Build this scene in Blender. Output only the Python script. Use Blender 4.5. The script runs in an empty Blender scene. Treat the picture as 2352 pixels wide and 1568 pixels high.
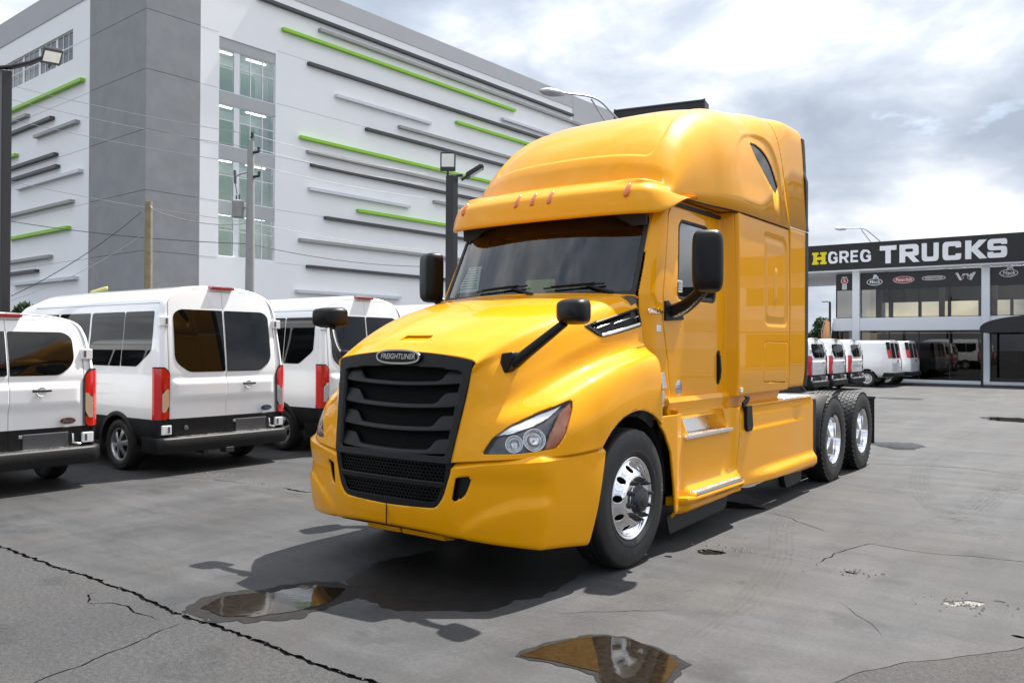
import bpy, bmesh, math, random
import numpy as np
from mathutils import Vector, Matrix
from mathutils.geometry import delaunay_2d_cdt
random.seed(7); rng = np.random.default_rng(7)
scene = bpy.context.scene
COL = scene.collection

# ------------------------------------------------------------------ camera
# world frame: X across the truck (towards its driver side), Y along it (towards its tail), Z up
cam_d = bpy.data.cameras.new('camera'); cam = bpy.data.objects.new('camera', cam_d); COL.objects.link(cam)
cam_d.sensor_width = 36.0; cam_d.lens = 36.0 * 1918.0 / 2352.0; cam_d.clip_start = 0.05; cam_d.clip_end = 3000
def cam_matrix(pitch, roll, yaw):
    cp, sp, cr, sr = math.cos(pitch), math.sin(pitch), math.cos(roll), math.sin(roll)
    M = np.array([[cr, sr, 0], [-sr, cr, 0], [0, 0, 1]]) @ np.array([[1, 0, 0], [0, sp, -cp], [0, cp, sp]])
    T = np.array([[math.cos(yaw), math.sin(yaw), 0], [-math.sin(yaw), math.cos(yaw), 0], [0, 0, 1]])
    return M @ T
_m = cam_matrix(math.radians(.341), math.radians(-.276), math.radians(36.69))
_r = Matrix([[float(_m[0][i]), float(-_m[1][i]), float(-_m[2][i])] for i in range(3)]).to_4x4()
cam.matrix_world = Matrix.Translation((4.127, -5.438, 1.610)) @ _r
scene.camera = cam

# ------------------------------------------------------------------ sky, sun, exposure
SUN = Vector((0.06, 0.55, 1.0)).normalized()
SUN_EL = math.asin(SUN.z); SUN_AZ = math.atan2(SUN.x, SUN.y)
world = bpy.data.worlds.new('World'); scene.world = world; world.use_nodes = True
def build_world():
    nt = world.node_tree; nt.nodes.clear(); N = nt.nodes.new; L = nt.links.new
    out = N('ShaderNodeOutputWorld'); bg = N('ShaderNodeBackground'); bg.inputs['Strength'].default_value = 0.12
    sky = N('ShaderNodeTexSky'); sky.sky_type = 'NISHITA'; sky.sun_disc = False
    sky.sun_elevation = SUN_EL; sky.sun_rotation = SUN_AZ; sky.air_density = 1.0; sky.dust_density = 1.5
    tc = N('ShaderNodeTexCoord'); sep = N('ShaderNodeSeparateXYZ'); L(tc.outputs['Generated'], sep.inputs[0])
    def math_(op, a, b=None):
        m = N('ShaderNodeMath'); m.operation = op
        for i, v in enumerate((a, b)):
            if v is None: continue
            if isinstance(v, (int, float)): m.inputs[i].default_value = v
            else: L(v, m.inputs[i])
        return m.outputs[0]
    comb = N('ShaderNodeCombineXYZ'); L(sep.outputs[0], comb.inputs[0]); L(sep.outputs[1], comb.inputs[1]); L(math_('MULTIPLY', sep.outputs[2], 2.1), comb.inputs[2])
    def noise(scale, detail, rough, off, dist=0.0):
        mp = N('ShaderNodeMapping'); mp.inputs['Location'].default_value = off; L(comb.outputs[0], mp.inputs[0])
        n = N('ShaderNodeTexNoise'); n.inputs['Scale'].default_value = scale; n.inputs['Detail'].default_value = detail
        n.inputs['Roughness'].default_value = rough; n.inputs['Distortion'].default_value = dist; L(mp.outputs[0], n.inputs[0]); return n.outputs[0]
    def ramp(fac, stops):
        r = N('ShaderNodeValToRGB'); L(fac, r.inputs[0]); e = r.color_ramp.elements
        while len(e) < len(stops): e.new(0.5)
        for el, (p, c) in zip(e, stops): el.position = p; el.color = (*c, 1)
        return r.outputs[0]
    # cloud brightness: broad banks plus smaller billows, brighter towards the zenith as an overcast sky is
    OFF = (2.3, 6.1, 0.4)
    shade = math_('ADD', math_('MULTIPLY', noise(2.0, 5, .5, OFF, .3), .62), math_('MULTIPLY', noise(5.6, 10, .58, (OFF[0]+3, OFF[1], 1.), .35), .38))
    cloud = ramp(shade, [(.38, (.34, .39, .47)), (.455, (.45, .50, .585)), (.505, (.585, .63, .70)), (.55, (.77, .80, .84)), (.62, (1.0, 1.0, 1.0))])
    zen = math_('ADD', math_('MULTIPLY', math_('MAXIMUM', sep.outputs[2], 0.0), 4.4), 4.2)
    mul = N('ShaderNodeVectorMath'); mul.operation = 'SCALE'; L(cloud, mul.inputs[0]); L(zen, mul.inputs['Scale'])
    cov = ramp(noise(2.6, 8, .55, (OFF[0]+9, OFF[1]+4, 2.), .3), [(.33, (0, 0, 0)), (.44, (1, 1, 1))])
    mix = N('ShaderNodeMix'); mix.data_type = 'RGBA'; L(cov, mix.inputs['Factor'])
    hs = N('ShaderNodeHueSaturation'); hs.inputs['Saturation'].default_value = .8; hs.inputs['Value'].default_value = 1.15; L(sky.outputs[0], hs.inputs['Color'])
    L(hs.outputs[0], mix.inputs['A']); L(mul.outputs[0], mix.inputs['B'])
    L(mix.outputs['Result'], bg.inputs['Color']); L(bg.outputs[0], out.inputs[0])
build_world()
sun_d = bpy.data.lights.new('sun', 'SUN'); sun_d.energy = 4.2; sun_d.angle = math.radians(.55); sun_d.color = (1.0, .96, .90)
sun = bpy.data.objects.new('sun', sun_d); COL.objects.link(sun)
sun.rotation_euler = SUN.to_track_quat('Z', 'Y').to_euler(); sun.location = (0, 0, 60)
vs = scene.view_settings; vs.view_transform = 'Standard'; vs.look = 'None'; vs.gamma = 1.0; vs.use_curve_mapping = False
vs.exposure = 1.18
scene.render.engine = 'CYCLES'
scene.cycles.max_bounces = 7; scene.cycles.transparent_max_bounces = 10

# ------------------------------------------------------------------ helpers: materials
def _inp(b, n, v):
    if n in b.inputs: b.inputs[n].default_value = v
def mat(name, col, rough=.5, metal=0., coat=0., spec=.5, var=0., vscale=6., bump=0., bscale=40., rvar=0., emit=None, es=0.):
    m = bpy.data.materials.new(name); m.use_nodes = True; nt = m.node_tree; b = nt.nodes['Principled BSDF']
    b.inputs['Base Color'].default_value = (*col, 1); b.inputs['Roughness'].default_value = rough; b.inputs['Metallic'].default_value = metal
    _inp(b, 'Coat Weight', coat); _inp(b, 'Coat Roughness', .02); _inp(b, 'Specular IOR Level', spec)
    N = nt.nodes.new; L = nt.links.new
    if var or bump or rvar:
        tc = N('ShaderNodeTexCoord')
        n = N('ShaderNodeTexNoise'); n.inputs['Scale'].default_value = vscale; n.inputs['Detail'].default_value = 6; n.inputs['Roughness'].default_value = .6
        L(tc.outputs['Object'], n.inputs[0])
        if var:
            mr = N('ShaderNodeMapRange'); mr.inputs[1].default_value = .25; mr.inputs[2].default_value = .75
            mr.inputs[3].default_value = 1 - var; mr.inputs[4].default_value = 1 + var; L(n.outputs[0], mr.inputs[0])
            v = N('ShaderNodeVectorMath'); v.operation = 'SCALE'; v.inputs[0].default_value = col; L(mr.outputs[0], v.inputs['Scale']); L(v.outputs[0], b.inputs['Base Color'])
        if rvar:
            mr = N('ShaderNodeMapRange'); mr.inputs[1].default_value = .3; mr.inputs[2].default_value = .7
            mr.inputs[3].default_value = max(.02, rough - rvar); mr.inputs[4].default_value = rough + rvar; L(n.outputs[0], mr.inputs[0]); L(mr.outputs[0], b.inputs['Roughness'])
        if bump:
            n2 = N('ShaderNodeTexNoise'); n2.inputs['Scale'].default_value = bscale; n2.inputs['Detail'].default_value = 4; L(tc.outputs['Object'], n2.inputs[0])
            bp = N('ShaderNodeBump'); bp.inputs['Strength'].default_value = bump; bp.inputs['Distance'].default_value = .01; L(n2.outputs[0], bp.inputs['Height']); L(bp.outputs[0], b.inputs['Normal'])
    if emit: b.inputs['Emission Color'].default_value = (*emit, 1); b.inputs['Emission Strength'].default_value = es
    return m
def glass(name, tint, ior=1.5, rough=0.0, gain=1.0):
    m = bpy.data.materials.new(name); m.use_nodes = True; nt = m.node_tree; nt.nodes.clear(); N = nt.nodes.new; L = nt.links.new
    out = N('ShaderNodeOutputMaterial'); t = N('ShaderNodeBsdfTransparent'); t.inputs[0].default_value = (*tint, 1)
    g = N('ShaderNodeBsdfGlossy'); g.inputs['Roughness'].default_value = rough; fr = N('ShaderNodeFresnel'); fr.inputs[0].default_value = ior
    mx = N('ShaderNodeMixShader'); mm = N('ShaderNodeMath'); mm.operation = 'MULTIPLY'; mm.use_clamp = True; mm.inputs[1].default_value = gain
    L(fr.outputs[0], mm.inputs[0]); L(mm.outputs[0], mx.inputs[0]); L(t.outputs[0], mx.inputs[1]); L(g.outputs[0], mx.inputs[2]); L(mx.outputs[0], out.inputs[0])
    return m
M = {}
YEL = (.80, .338, .0006)
M['paint'] = mat('yellow_paint', YEL, .42, 0, .72, .05, var=.02, vscale=2, rvar=.04)
_inp(M['paint'].node_tree.nodes['Principled BSDF'], 'Coat IOR', 1.38)
M['black'] = mat('black_plastic', (.0028, .0028, .0031), .42, 0, 0, .30, var=.15, vscale=20, bump=.06, bscale=500)
M['rubber'] = mat('black_rubber', (.010, .010, .0105), .62, var=.2, vscale=12, bump=.1, bscale=120)
M['tyre'] = mat('tyre_rubber', (.012, .012, .0125), .55, var=.35, vscale=9, bump=.15, bscale=90, rvar=.12)
M['dark'] = mat('dark_interior', (.012, .012, .013), .7, var=.2)
M['well'] = mat('wheel_well', (.008, .008, .008), .9, var=.2)
M['grey'] = mat('grey_trim', (.09, .09, .095), .5, var=.1)
M['chrome'] = mat('polished_metal', (.86, .86, .87), .06, 1.0, rvar=.03, vscale=8)
M['alu'] = mat('brushed_aluminium', (.86, .87, .88), .27, 1.0, var=.06, rvar=.08, vscale=14)
M['steel'] = mat('dark_steel', (.06, .06, .065), .45, .6, var=.25, vscale=10)
M['amber'] = mat('amber_lens', (.60, .135, .003), .15, coat=.8, var=.1, vscale=60)
M['red'] = mat('red_lens', (.55, .008, .01), .1, coat=1., var=.1, vscale=40)
M['lampclear'] = mat('clear_lamp', (.82, .83, .84), .16, .75, coat=1., var=.1, vscale=60)
M['lampgrey'] = mat('lamp_housing', (.045, .048, .052), .28, .2, coat=1., var=.15, vscale=20)
M['wscreen'] = glass('windscreen_glass', (.66, .74, .70), 1.52, 0, 1.9)
M['sideglass'] = glass('side_glass', (.60, .70, .66), 1.52, 0, 2.2)
M['lens'] = glass('lamp_lens', (.95, .95, .95), 1.5)
M['privacy'] = mat('privacy_glass', (.003, .0033, .0036), .02, 0, 0, .5)
M['vwhite'] = mat('van_white_paint', (.80, .81, .82), .28, 0, 1.0, var=.015, vscale=3)
M['vblack'] = mat('van_black_plastic', (.0075, .0078, .0085), .5, 0, 0, .3, var=.2, vscale=15, bump=.05, bscale=300)
M['paper'] = mat('white_paper', (.80, .82, .78), .8, var=.03)
M['silver'] = mat('silver_paint', (.55, .56, .58), .3, .8)
M['seat'] = mat('seat_fabric', (.05, .05, .055), .9, var=.2)

# ------------------------------------------------------------------ helpers: meshes
def mesh(name, V, F, m, parent=None, smooth=40, solid=0., bevel=0., out=None, kind=None):
    V = np.asarray(V, float).reshape(-1, 3)
    F = [list(map(int, f)) for f in F]
    if out is not None and len(F):
        s = 0.
        for f in F[::max(1, len(F)//400)]:
            a, b, c = V[f[0]], V[f[1]], V[f[2]]; s += float(np.cross(b-a, c-a) @ np.asarray(out, float))
        if s < 0: F = [f[::-1] for f in F]
    me = bpy.data.meshes.new(name); me.from_pydata(V.tolist(), [], F); me.validate(); me.update()
    if m: me.materials.append(m)
    if smooth:
        for p in me.polygons: p.use_smooth = True
        me.set_sharp_from_angle(angle=math.radians(smooth))
    o = bpy.data.objects.new(name, me); COL.objects.link(o)
    if parent: o.parent = parent
    if solid:
        md = o.modifiers.new('thickness', 'SOLIDIFY'); md.thickness = solid; md.offset = -1
    if bevel:
        md = o.modifiers.new('bevel', 'BEVEL'); md.width = bevel; md.segments = 2; md.limit_method = 'ANGLE'; md.angle_limit = math.radians(35)
    if kind: o['kind'] = kind
    return o
def thing(name, label, cat, loc=(0, 0, 0), rz=0., group=None):
    o = bpy.data.objects.new(name, None); COL.objects.link(o); o.location = loc; o.rotation_euler = (0, 0, rz); o.empty_display_size = .2
    o['label'] = label; o['category'] = cat
    if group: o['group'] = group
    return o
def tag(o, label, cat, group=None):
    o['label'] = label; o['category'] = cat
    if group: o['group'] = group
    return o
def struct(o): o['kind'] = 'structure'; return o
def dup(root, parent=None):
    c = root.copy(); COL.objects.link(c); c.parent = parent
    for ch in list(root.children): dup(ch, c)
    return c
class MB:
    """collects solids into one mesh"""
    def __init__(s): s.V = []; s.F = []
    def add(s, V, F, flip=False):
        n = len(s.V); s.V += [tuple(map(float, v)) for v in V]
        s.F += [[i+n for i in (f[::-1] if flip else f)] for f in F]; return s
    def box(s, c, d, rot=None):
        x, y, z = d[0]/2, d[1]/2, d[2]/2
        P = np.array([(-x,-y,-z),(x,-y,-z),(x,y,-z),(-x,y,-z),(-x,-y,z),(x,-y,z),(x,y,z),(-x,y,z)])
        if rot is not None: P = P @ np.asarray(Matrix.Rotation(rot[0], 3, rot[1])).T
        return s.add(P + np.array(c), [[0,3,2,1],[4,5,6,7],[0,1,5,4],[1,2,6,5],[2,3,7,6],[3,0,4,7]])
    def span(s, a, b): return s.box([(a[i]+b[i])/2 for i in range(3)], [abs(b[i]-a[i]) for i in range(3)])
    def tube(s, path, r, n=10, caps=True):
        P = [Vector(p) for p in path]; rr = [r]*len(P) if isinstance(r, (int, float)) else list(r)
        V = []; F = []; up = None
        for i, p in enumerate(P):
            t = (P[min(i+1, len(P)-1)] - P[max(i-1, 0)]).normalized()
            if up is None: up = Vector((0, 0, 1)) if abs(t.z) < .9 else Vector((1, 0, 0))
            a = t.cross(up).normalized(); b = a.cross(t).normalized(); up = b
            for k in range(n):
                an = 2*math.pi*k/n; V.append(p + (a*math.cos(an) + b*math.sin(an))*rr[i])
        for i in range(len(P)-1):
            for k in range(n): F.append([i*n+k, i*n+(k+1) % n, (i+1)*n+(k+1) % n, (i+1)*n+k])
        if caps: F.append(list(range(n))[::-1]); F.append([(len(P)-1)*n+k for k in range(n)])
        return s.add(V, F)
    def lathe(s, prof, n=48, axis='X', c=(0, 0, 0), closed=False):
        V = []; F = []; m = len(prof)
        for k in range(n):
            a = 2*math.pi*k/n
            for (r, h) in prof:
                q = (h, r*math.cos(a), r*math.sin(a))
                if axis == 'Z': q = (q[1], q[2], q[0])
                if axis == 'Y': q = (q[2], q[0], q[1])
                V.append((q[0]+c[0], q[1]+c[1], q[2]+c[2]))
        for k in range(n):
            for j in range(m if closed else m-1):
                F.append([k*m+j, k*m+(j+1) % m, ((k+1) % n)*m+(j+1) % m, ((k+1) % n)*m+j])
        return s.add(V, F)
    def prism(s, poly, lo, hi, axis='X'):
        n = len(poly)
        def P(a, b, h): return {'X': (h, a, b), 'Y': (a, h, b), 'Z': (a, b, h)}[axis]
        V = [P(a, b, lo) for a, b in poly] + [P(a, b, hi) for a, b in poly]
        F = [list(range(n))[::-1], [n+i for i in range(n)]] + [[i, (i+1) % n, n+(i+1) % n, n+i] for i in range(n)]
        return s.add(V, F)
    def loft(s, secs, closed=True, caps=True):
        n = len(secs[0]); V = [p for q in secs for p in q]; F = []
        for i in range(len(secs)-1):
            for k in range(n if closed else n-1): F.append([i*n+k, i*n+(k+1) % n, (i+1)*n+(k+1) % n, (i+1)*n+k])
        if caps and closed: F.append(list(range(n))[::-1]); F.append([(len(secs)-1)*n+k for k in range(n)])
        return s.add(V, F)
    def build(s, name, m, parent=None, smooth=35, bevel=0., solid=0., out=None, kind=None, fix=True):
        o = mesh(name, s.V, s.F, m, parent, smooth, solid, bevel, out, kind)
        if fix:
            bm = bmesh.new(); bm.from_mesh(o.data); bmesh.ops.recalc_face_normals(bm, faces=bm.faces); bm.to_mesh(o.data); bm.free()
        return o
def cr_eval(P, t):
    """Catmull-Rom through control points P (n,k...) at parameters t in 0..n-1"""
    P = np.asarray(P, float); n = len(P); E = np.concatenate([[2*P[0]-P[1]], P, [2*P[-1]-P[-2]]])
    i = np.clip(np.floor(t).astype(int), 0, n-2); u = (t - i).reshape((-1,) + (1,)*(P.ndim-1))
    a, b, c, d = E[i], E[i+1], E[i+2], E[i+3]
    return .5*((2*b) + (-a+c)*u + (2*a-5*b+4*c-d)*u*u + (-a+3*b-3*c+d)*u**3)
def cr_line(P, n): return cr_eval(P, np.linspace(0, len(P)-1, n))
def cr_net(net, nu, nv):
    net = np.asarray(net, float); A = cr_eval(net, np.linspace(0, net.shape[0]-1, nu))
    return cr_eval(A.transpose(1, 0, 2), np.linspace(0, net.shape[1]-1, nv)).transpose(1, 0, 2)
def grid_tris(G):
    nu, nv = G.shape[:2]; idx = np.arange(nu*nv).reshape(nu, nv)
    a, b, c, d = idx[:-1, :-1].ravel(), idx[1:, :-1].ravel(), idx[1:, 1:].ravel(), idx[:-1, 1:].ravel()
    return G.reshape(-1, G.shape[2]), np.concatenate([np.stack([a, b, c], 1), np.stack([a, c, d], 1)])
def surf(fn, u, v, nu, nv):
    """fn(U,V arrays)->(...,3)"""
    U, W = np.meshgrid(np.linspace(*u, nu), np.linspace(*v, nv), indexing='ij'); return grid_tris(fn(U, W))
def clip(V, F, phi):
    """keep the part of a triangle mesh where phi <= 0 (phi per vertex)"""
    V = np.asarray(V, float); F = np.asarray(F, int)
    if len(F) == 0: return V, F
    ins = phi <= 0; c = ins[F].sum(1); keep = F[c == 3].tolist(); newV = V.tolist(); cache = {}
    def cut(i, j):
        k = (i, j) if i < j else (j, i)
        if k not in cache:
            t = phi[i]/(phi[i]-phi[j]); cache[k] = len(newV); newV.append((V[i] + (V[j]-V[i])*t).tolist())
        return cache[k]
    for f in F[(c == 1) | (c == 2)]:
        f = list(f); k = [bool(ins[i]) for i in f]
        if sum(k) == 1:
            r = k.index(True); a, b, d = f[r], f[(r+1) % 3], f[(r+2) % 3]; keep.append([a, cut(a, b), cut(a, d)])
        else:
            r = k.index(False); a, b, d = f[r], f[(r+1) % 3], f[(r+2) % 3]
            p, q = cut(a, b), cut(a, d); keep.append([p, b, d]); keep.append([p, d, q])
    F2 = np.array(keep, int).reshape(-1, 3); V2 = np.array(newV); used = np.unique(F2); mp = -np.ones(len(V2), int); mp[used] = np.arange(len(used))
    return V2[used], mp[F2]
def sd(poly, P):
    """signed distance of points P (n,2) to a polygon, negative inside"""
    P = np.asarray(P, float); Q = np.asarray(poly, float); d = np.full(len(P), 1e9); ins = np.zeros(len(P), bool)
    for a, b in zip(Q, np.roll(Q, -1, 0)):
        e = b-a; w = P-a; t = np.clip((w @ e)/max(e @ e, 1e-12), 0, 1); d = np.minimum(d, np.hypot(*(w - t[:, None]*e).T))
        cnd = (a[1] > P[:, 1]) != (b[1] > P[:, 1]); xx = a[0] + (P[:, 1]-a[1])*(b[0]-a[0])/np.where(abs(b[1]-a[1]) < 1e-12, 1e-12, b[1]-a[1])
        ins ^= cnd & (P[:, 0] < xx)
    return np.where(ins, -d, d)
def rp(pts, r=.05, seg=5):
    """polygon with rounded corners; r a number or one per corner"""
    pts = [np.array(p, float) for p in pts]; n = len(pts); out = []
    for i in range(n):
        a, b, c = pts[i-1], pts[i], pts[(i+1) % n]; ri = r[i] if isinstance(r, (list, tuple)) else r
        la, lc = np.linalg.norm(a-b), np.linalg.norm(c-b); k = min(ri, la*.48, lc*.48); p = b+(a-b)/la*k; q = b+(c-b)/lc*k
        if ri <= 0: out.append(tuple(b)); continue
        for j in range(seg+1):
            t = j/seg; out.append(tuple((1-t)**2*p + 2*t*(1-t)*b + t*t*q))
    return out
def sstep(a, b, x): t = np.clip((x-a)/(b-a), 0, 1); return t*t*(3-2*t)
def vnorm(V, F):
    n = np.zeros_like(V); fn = np.cross(V[F[:, 1]]-V[F[:, 0]], V[F[:, 2]]-V[F[:, 0]])
    for k in range(3): np.add.at(n, F[:, k], fn)
    return n/np.maximum(np.linalg.norm(n, axis=1, keepdims=True), 1e-12)
def orient(V, F, out):
    fn = np.cross(V[F[:, 1]]-V[F[:, 0]], V[F[:, 2]]-V[F[:, 0]]).sum(0)
    return F if fn @ np.asarray(out, float) >= 0 else F[:, ::-1]
def text(name, body, size, m, parent, loc, rot, extrude=.004, offset=0., sx=1., shear=0., align='CENTER'):
    cu = bpy.data.curves.new(name, 'FONT'); cu.body = body; cu.size = size; cu.extrude = extrude; cu.offset = offset; cu.align_x = align; cu.align_y = 'CENTER'; cu.shear = shear; cu.resolution_u = 4
    tmp = bpy.data.objects.new(name, cu); COL.objects.link(tmp)
    me = bpy.data.meshes.new_from_object(tmp.evaluated_get(bpy.context.evaluated_depsgraph_get())); bpy.data.objects.remove(tmp)
    me.materials.clear(); me.materials.append(m)
    o = bpy.data.objects.new(name, me); COL.objects.link(o); o.parent = parent; o.location = loc; o.rotation_euler = rot; o.scale = (sx, 1, 1); return o
# ------------------------------------------------------------------ the yellow truck
truck = thing('semi_truck', 'bright yellow sleeper semi truck parked in the middle of the lot', 'truck')
def mirX(V, s): V = np.array(V, float); V[:, 0] *= s; return V
HX = (.3, -.4, 1)
# ---- hood (one side as a control net: rows front to back, columns centre line to lower edge)
NET = [
 [(0,.22,2.045),(.38,.25,2.045),(.80,.33,2.035),(.975,.37,1.985),(1.045,.385,1.82),(1.075,.39,1.62),(1.19,.39,1.51),(1.225,.39,1.30),(1.225,.39,1.0)],
 [(0,0,2.005),(.37,.02,2.005),(.79,.08,1.985),(.955,.10,1.925),(1.03,.11,1.76),(1.06,.12,1.60),(1.19,.12,1.495),(1.225,.12,1.29),(1.225,.12,.98)],
 [(0,-.3,1.935),(.36,-.3,1.935),(.76,-.25,1.905),(.91,-.23,1.84),(.99,-.22,1.68),(1.03,-.2,1.53),(1.175,-.2,1.44),(1.225,-.2,1.25),(1.228,-.2,.95)],
 [(0,-.6,1.85),(.34,-.6,1.845),(.71,-.57,1.81),(.85,-.56,1.735),(.93,-.55,1.57),(.98,-.53,1.43),(1.14,-.53,1.345),(1.205,-.53,1.17),(1.213,-.53,.915)],
 [(0,-.85,1.755),(.33,-.85,1.75),(.68,-.83,1.705),(.79,-.82,1.62),(.865,-.82,1.45),(.925,-.84,1.31),(1.06,-.88,1.225),(1.13,-.92,1.07),(1.143,-.935,.90)],
 [(0,-1.06,1.66),(.32,-1.06,1.655),(.655,-1.03,1.605),(.72,-1.045,1.50),(.765,-1.075,1.36),(.79,-1.10,1.22),(.855,-1.145,1.115),(.89,-1.175,.99),(.905,-1.19,.885)],
 [(0,-1.205,1.572),(.33,-1.198,1.558),(.643,-1.182,1.514),(.633,-1.196,1.42),(.619,-1.213,1.31),(.603,-1.237,1.19),(.585,-1.262,1.07),(.568,-1.286,.95),(.55,-1.303,.85)]]
hoodG = cr_net(NET, 97, 129)
hoodV, hoodF = grid_tris(hoodG)
HEAD = HEAD_POLY = None
def hood_head_poly():
    # headlight outline in the (arc, height) chart of the fender: x = distance round the plan curve, y = height
    return rp([(.27,.915),(.335,1.02),(.44,1.10),(.62,1.185),(.83,1.255),(.86,1.255),(.855,1.20),(.80,1.03),(.745,.955),(.52,.925)], .025)
def chart(V):
    """distance along the front wrap measured in plan from the grille edge, and height"""
    x, y = abs(V[:, 0]), V[:, 1]
    return np.stack([np.hypot(x-.50, y+1.32) , V[:, 2]], 1)
arch = lambda V, r=.648: r - np.hypot(V[:, 1], V[:, 2]-.5)
ventP = rp([(-.30,1.762),(.375,1.918),(.375,1.775),(-.16,1.675)], [.02,.02,.02,.05])
def hood_side(V): return np.where(abs(V[:, 0]) > .55, 1., -1.)
scoopP = rp([(-.135,-1.10),(.135,-1.10),(.135,-1.005),(-.135,-1.005)], .012)
def build_hood():
    V, F = hoodV, orient(hoodV, hoodF, HX)
    V, F = clip(V, F, np.where(V[:, 0] > .9, arch(V), -1.))
    h = np.minimum(sd(hood_head_poly(), chart(V)), 9.); mask = (V[:, 0] > .62) & (V[:, 1] < -.3)
    V, F = clip(V, F, np.where(mask, -h, -1.))
    vp = sd(ventP, V[:, [1, 2]]); mk = (V[:, 0] > .80) & (V[:, 2] > 1.62) & (V[:, 2] < 1.97) & (V[:, 1] > -.4)
    V, F = clip(V, F, np.where(mk, -vp, -1.))
    V, F = clip(V, F, np.where(V[:, 2] > 1.5, -sd(scoopP, V[:, :2]), -1.))
    n = len(V); V2 = np.vstack([V, mirX(V, -1)]); F2 = np.vstack([F, F[:, ::-1]+n])
    o = mesh('hood', V2, F2, M['paint'], truck, 50, .014)
    bm = bmesh.new(); bm.from_mesh(o.data); bmesh.ops.remove_doubles(bm, verts=bm.verts, dist=.0004); bm.to_mesh(o.data); bm.free()
    return o
hood = build_hood()
def build_headlight(s):
    V, F = hoodV, orient(hoodV, hoodF, HX); N = vnorm(V, F)
    mask = (V[:, 0] > .62) & (V[:, 1] < -.3)
    def cut(poly, off, grow=0., more=None):
        h = sd(poly, chart(V)) - grow
        phi = np.where(mask, h, 1.)
        W, G = clip(np.hstack([V, N]), F, phi)
        W = W[:, :3] + W[:, 3:]/np.maximum(np.linalg.norm(W[:, 3:], axis=1, keepdims=True), 1e-9)*off
        return mirX(W, s), (G if s > 0 else G[:, ::-1])
    P = hood_head_poly()
    W, G = cut(P, -.055, .012); o = mesh('headlight', W, G, M['lampgrey'], truck, 50)
    # side wall of the lamp bowl
    W, G = cut(P, -.004, -.003); ln = mesh('lens', W, G, M['lens'], o, 50)
    W, G = cut([(.33,1.03),(.44,1.10),(.62,1.183),(.80,1.245),(.70,1.16),(.60,1.105),(.46,1.055)], -.028); mesh('light_strip', W, G, M['lampclear'], o, 50, .01)
    W, G = cut([(.845,1.25),(.855,1.20),(.80,1.03),(.745,.955),(.67,.945),(.705,1.05),(.765,1.18)], -.012); mesh('turn_indicator', W, G, M['amber'], o, 50, .01)
    # two round reflectors
    for (cx, cz, r) in ((.475, .985, .054), (.615, 1.015, .070)):
        q = chart(V); i = int(np.argmin(np.hypot(q[:, 0]-cx, q[:, 1]-cz) + np.where(mask, 0, 9))); c = V[i]; n = N[i]
        ax = Vector((n[0], n[1], .28)).normalized(); mb = MB()
        prof = [(r*1.06, -.03), (r*1.06, .008), (r*1.0, .008), (r*.95, .0), (r*.86, -.012), (r*.84, -.008), (r*.66, -.020), (r*.64, -.015), (r*.40, -.026), (r*.16, -.028), (r*.13, -.016), (.001, -.013)]
        mb.lathe(prof, 28, 'X'); R = Vector((1, 0, 0)).rotation_difference(ax).to_matrix()
        VV = np.array([R @ Vector(v) for v in mb.V]) + c - n*.026
        mesh('reflector', mirX(VV, s), [f if s > 0 else f[::-1] for f in mb.F], M['lampclear'], o, 60)
    return o
for s in (1, -1): build_headlight(s)
# dark liner behind the hood, closes off the engine bay
def build_liner():
    V, F = hoodV, orient(hoodV, hoodF, HX); N = vnorm(V, F); V = V - N*.075
    V, F = clip(V, F, np.where(V[:, 0] > .9, arch(V, .60), -1.)); n = len(V)
    o = mesh('engine_bay_liner', np.vstack([V, mirX(V, -1)]), np.vstack([F, F[:, ::-1]+n]), M['well'], truck, 60)
build_liner()
def build_vent(s):
    V, F = hoodV, orient(hoodV, hoodF, HX); N = vnorm(V, F)
    mk = (V[:, 0] > .80) & (V[:, 2] > 1.62) & (V[:, 2] < 1.97) & (V[:, 1] > -.4)
    def cut(poly, off, inner=None):
        W, G = clip(np.hstack([V, N]), F, np.where(mk, sd(poly, V[:, [1, 2]]), 1.))
        if inner is not None: W, G = clip(W, G, -sd(inner, W[:, [1, 2]]))
        W = W[:, :3] + W[:, 3:]*off; return mirX(W, s), (G if s > 0 else G[:, ::-1])
    inner = [(-.245,1.762),(.355,1.898),(.355,1.80),(-.145,1.70)]
    W, G = cut(ventP, .004, inner); o = mesh('hood_vent', W, G, M['black'], hood, 50, .02)
    W, G = cut([(-.21,1.75),(.365,1.89),(.365,1.80),(-.15,1.705)], -.035); mesh('vent_mesh', W, G, mat('vent_mesh_black', (.01,.01,.01), .6, bump=.8, bscale=60), o, 50)
    for a, b, m_, w in (((-.22,1.742), (.36,1.852), M['alu'], .010), ((-.15,1.693), (.36,1.79), M['alu'], .020)):
        d = np.array([b[0]-a[0], b[1]-a[1]]); nn = np.array([-d[1], d[0]])/np.hypot(*d)*w/2
        W, G = cut([a-nn, b-nn, b+nn, a+nn], .006); mesh('vent_trim', W, G, m_, o, 50, .012)
for s in (1, -1): build_vent(s)

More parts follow.
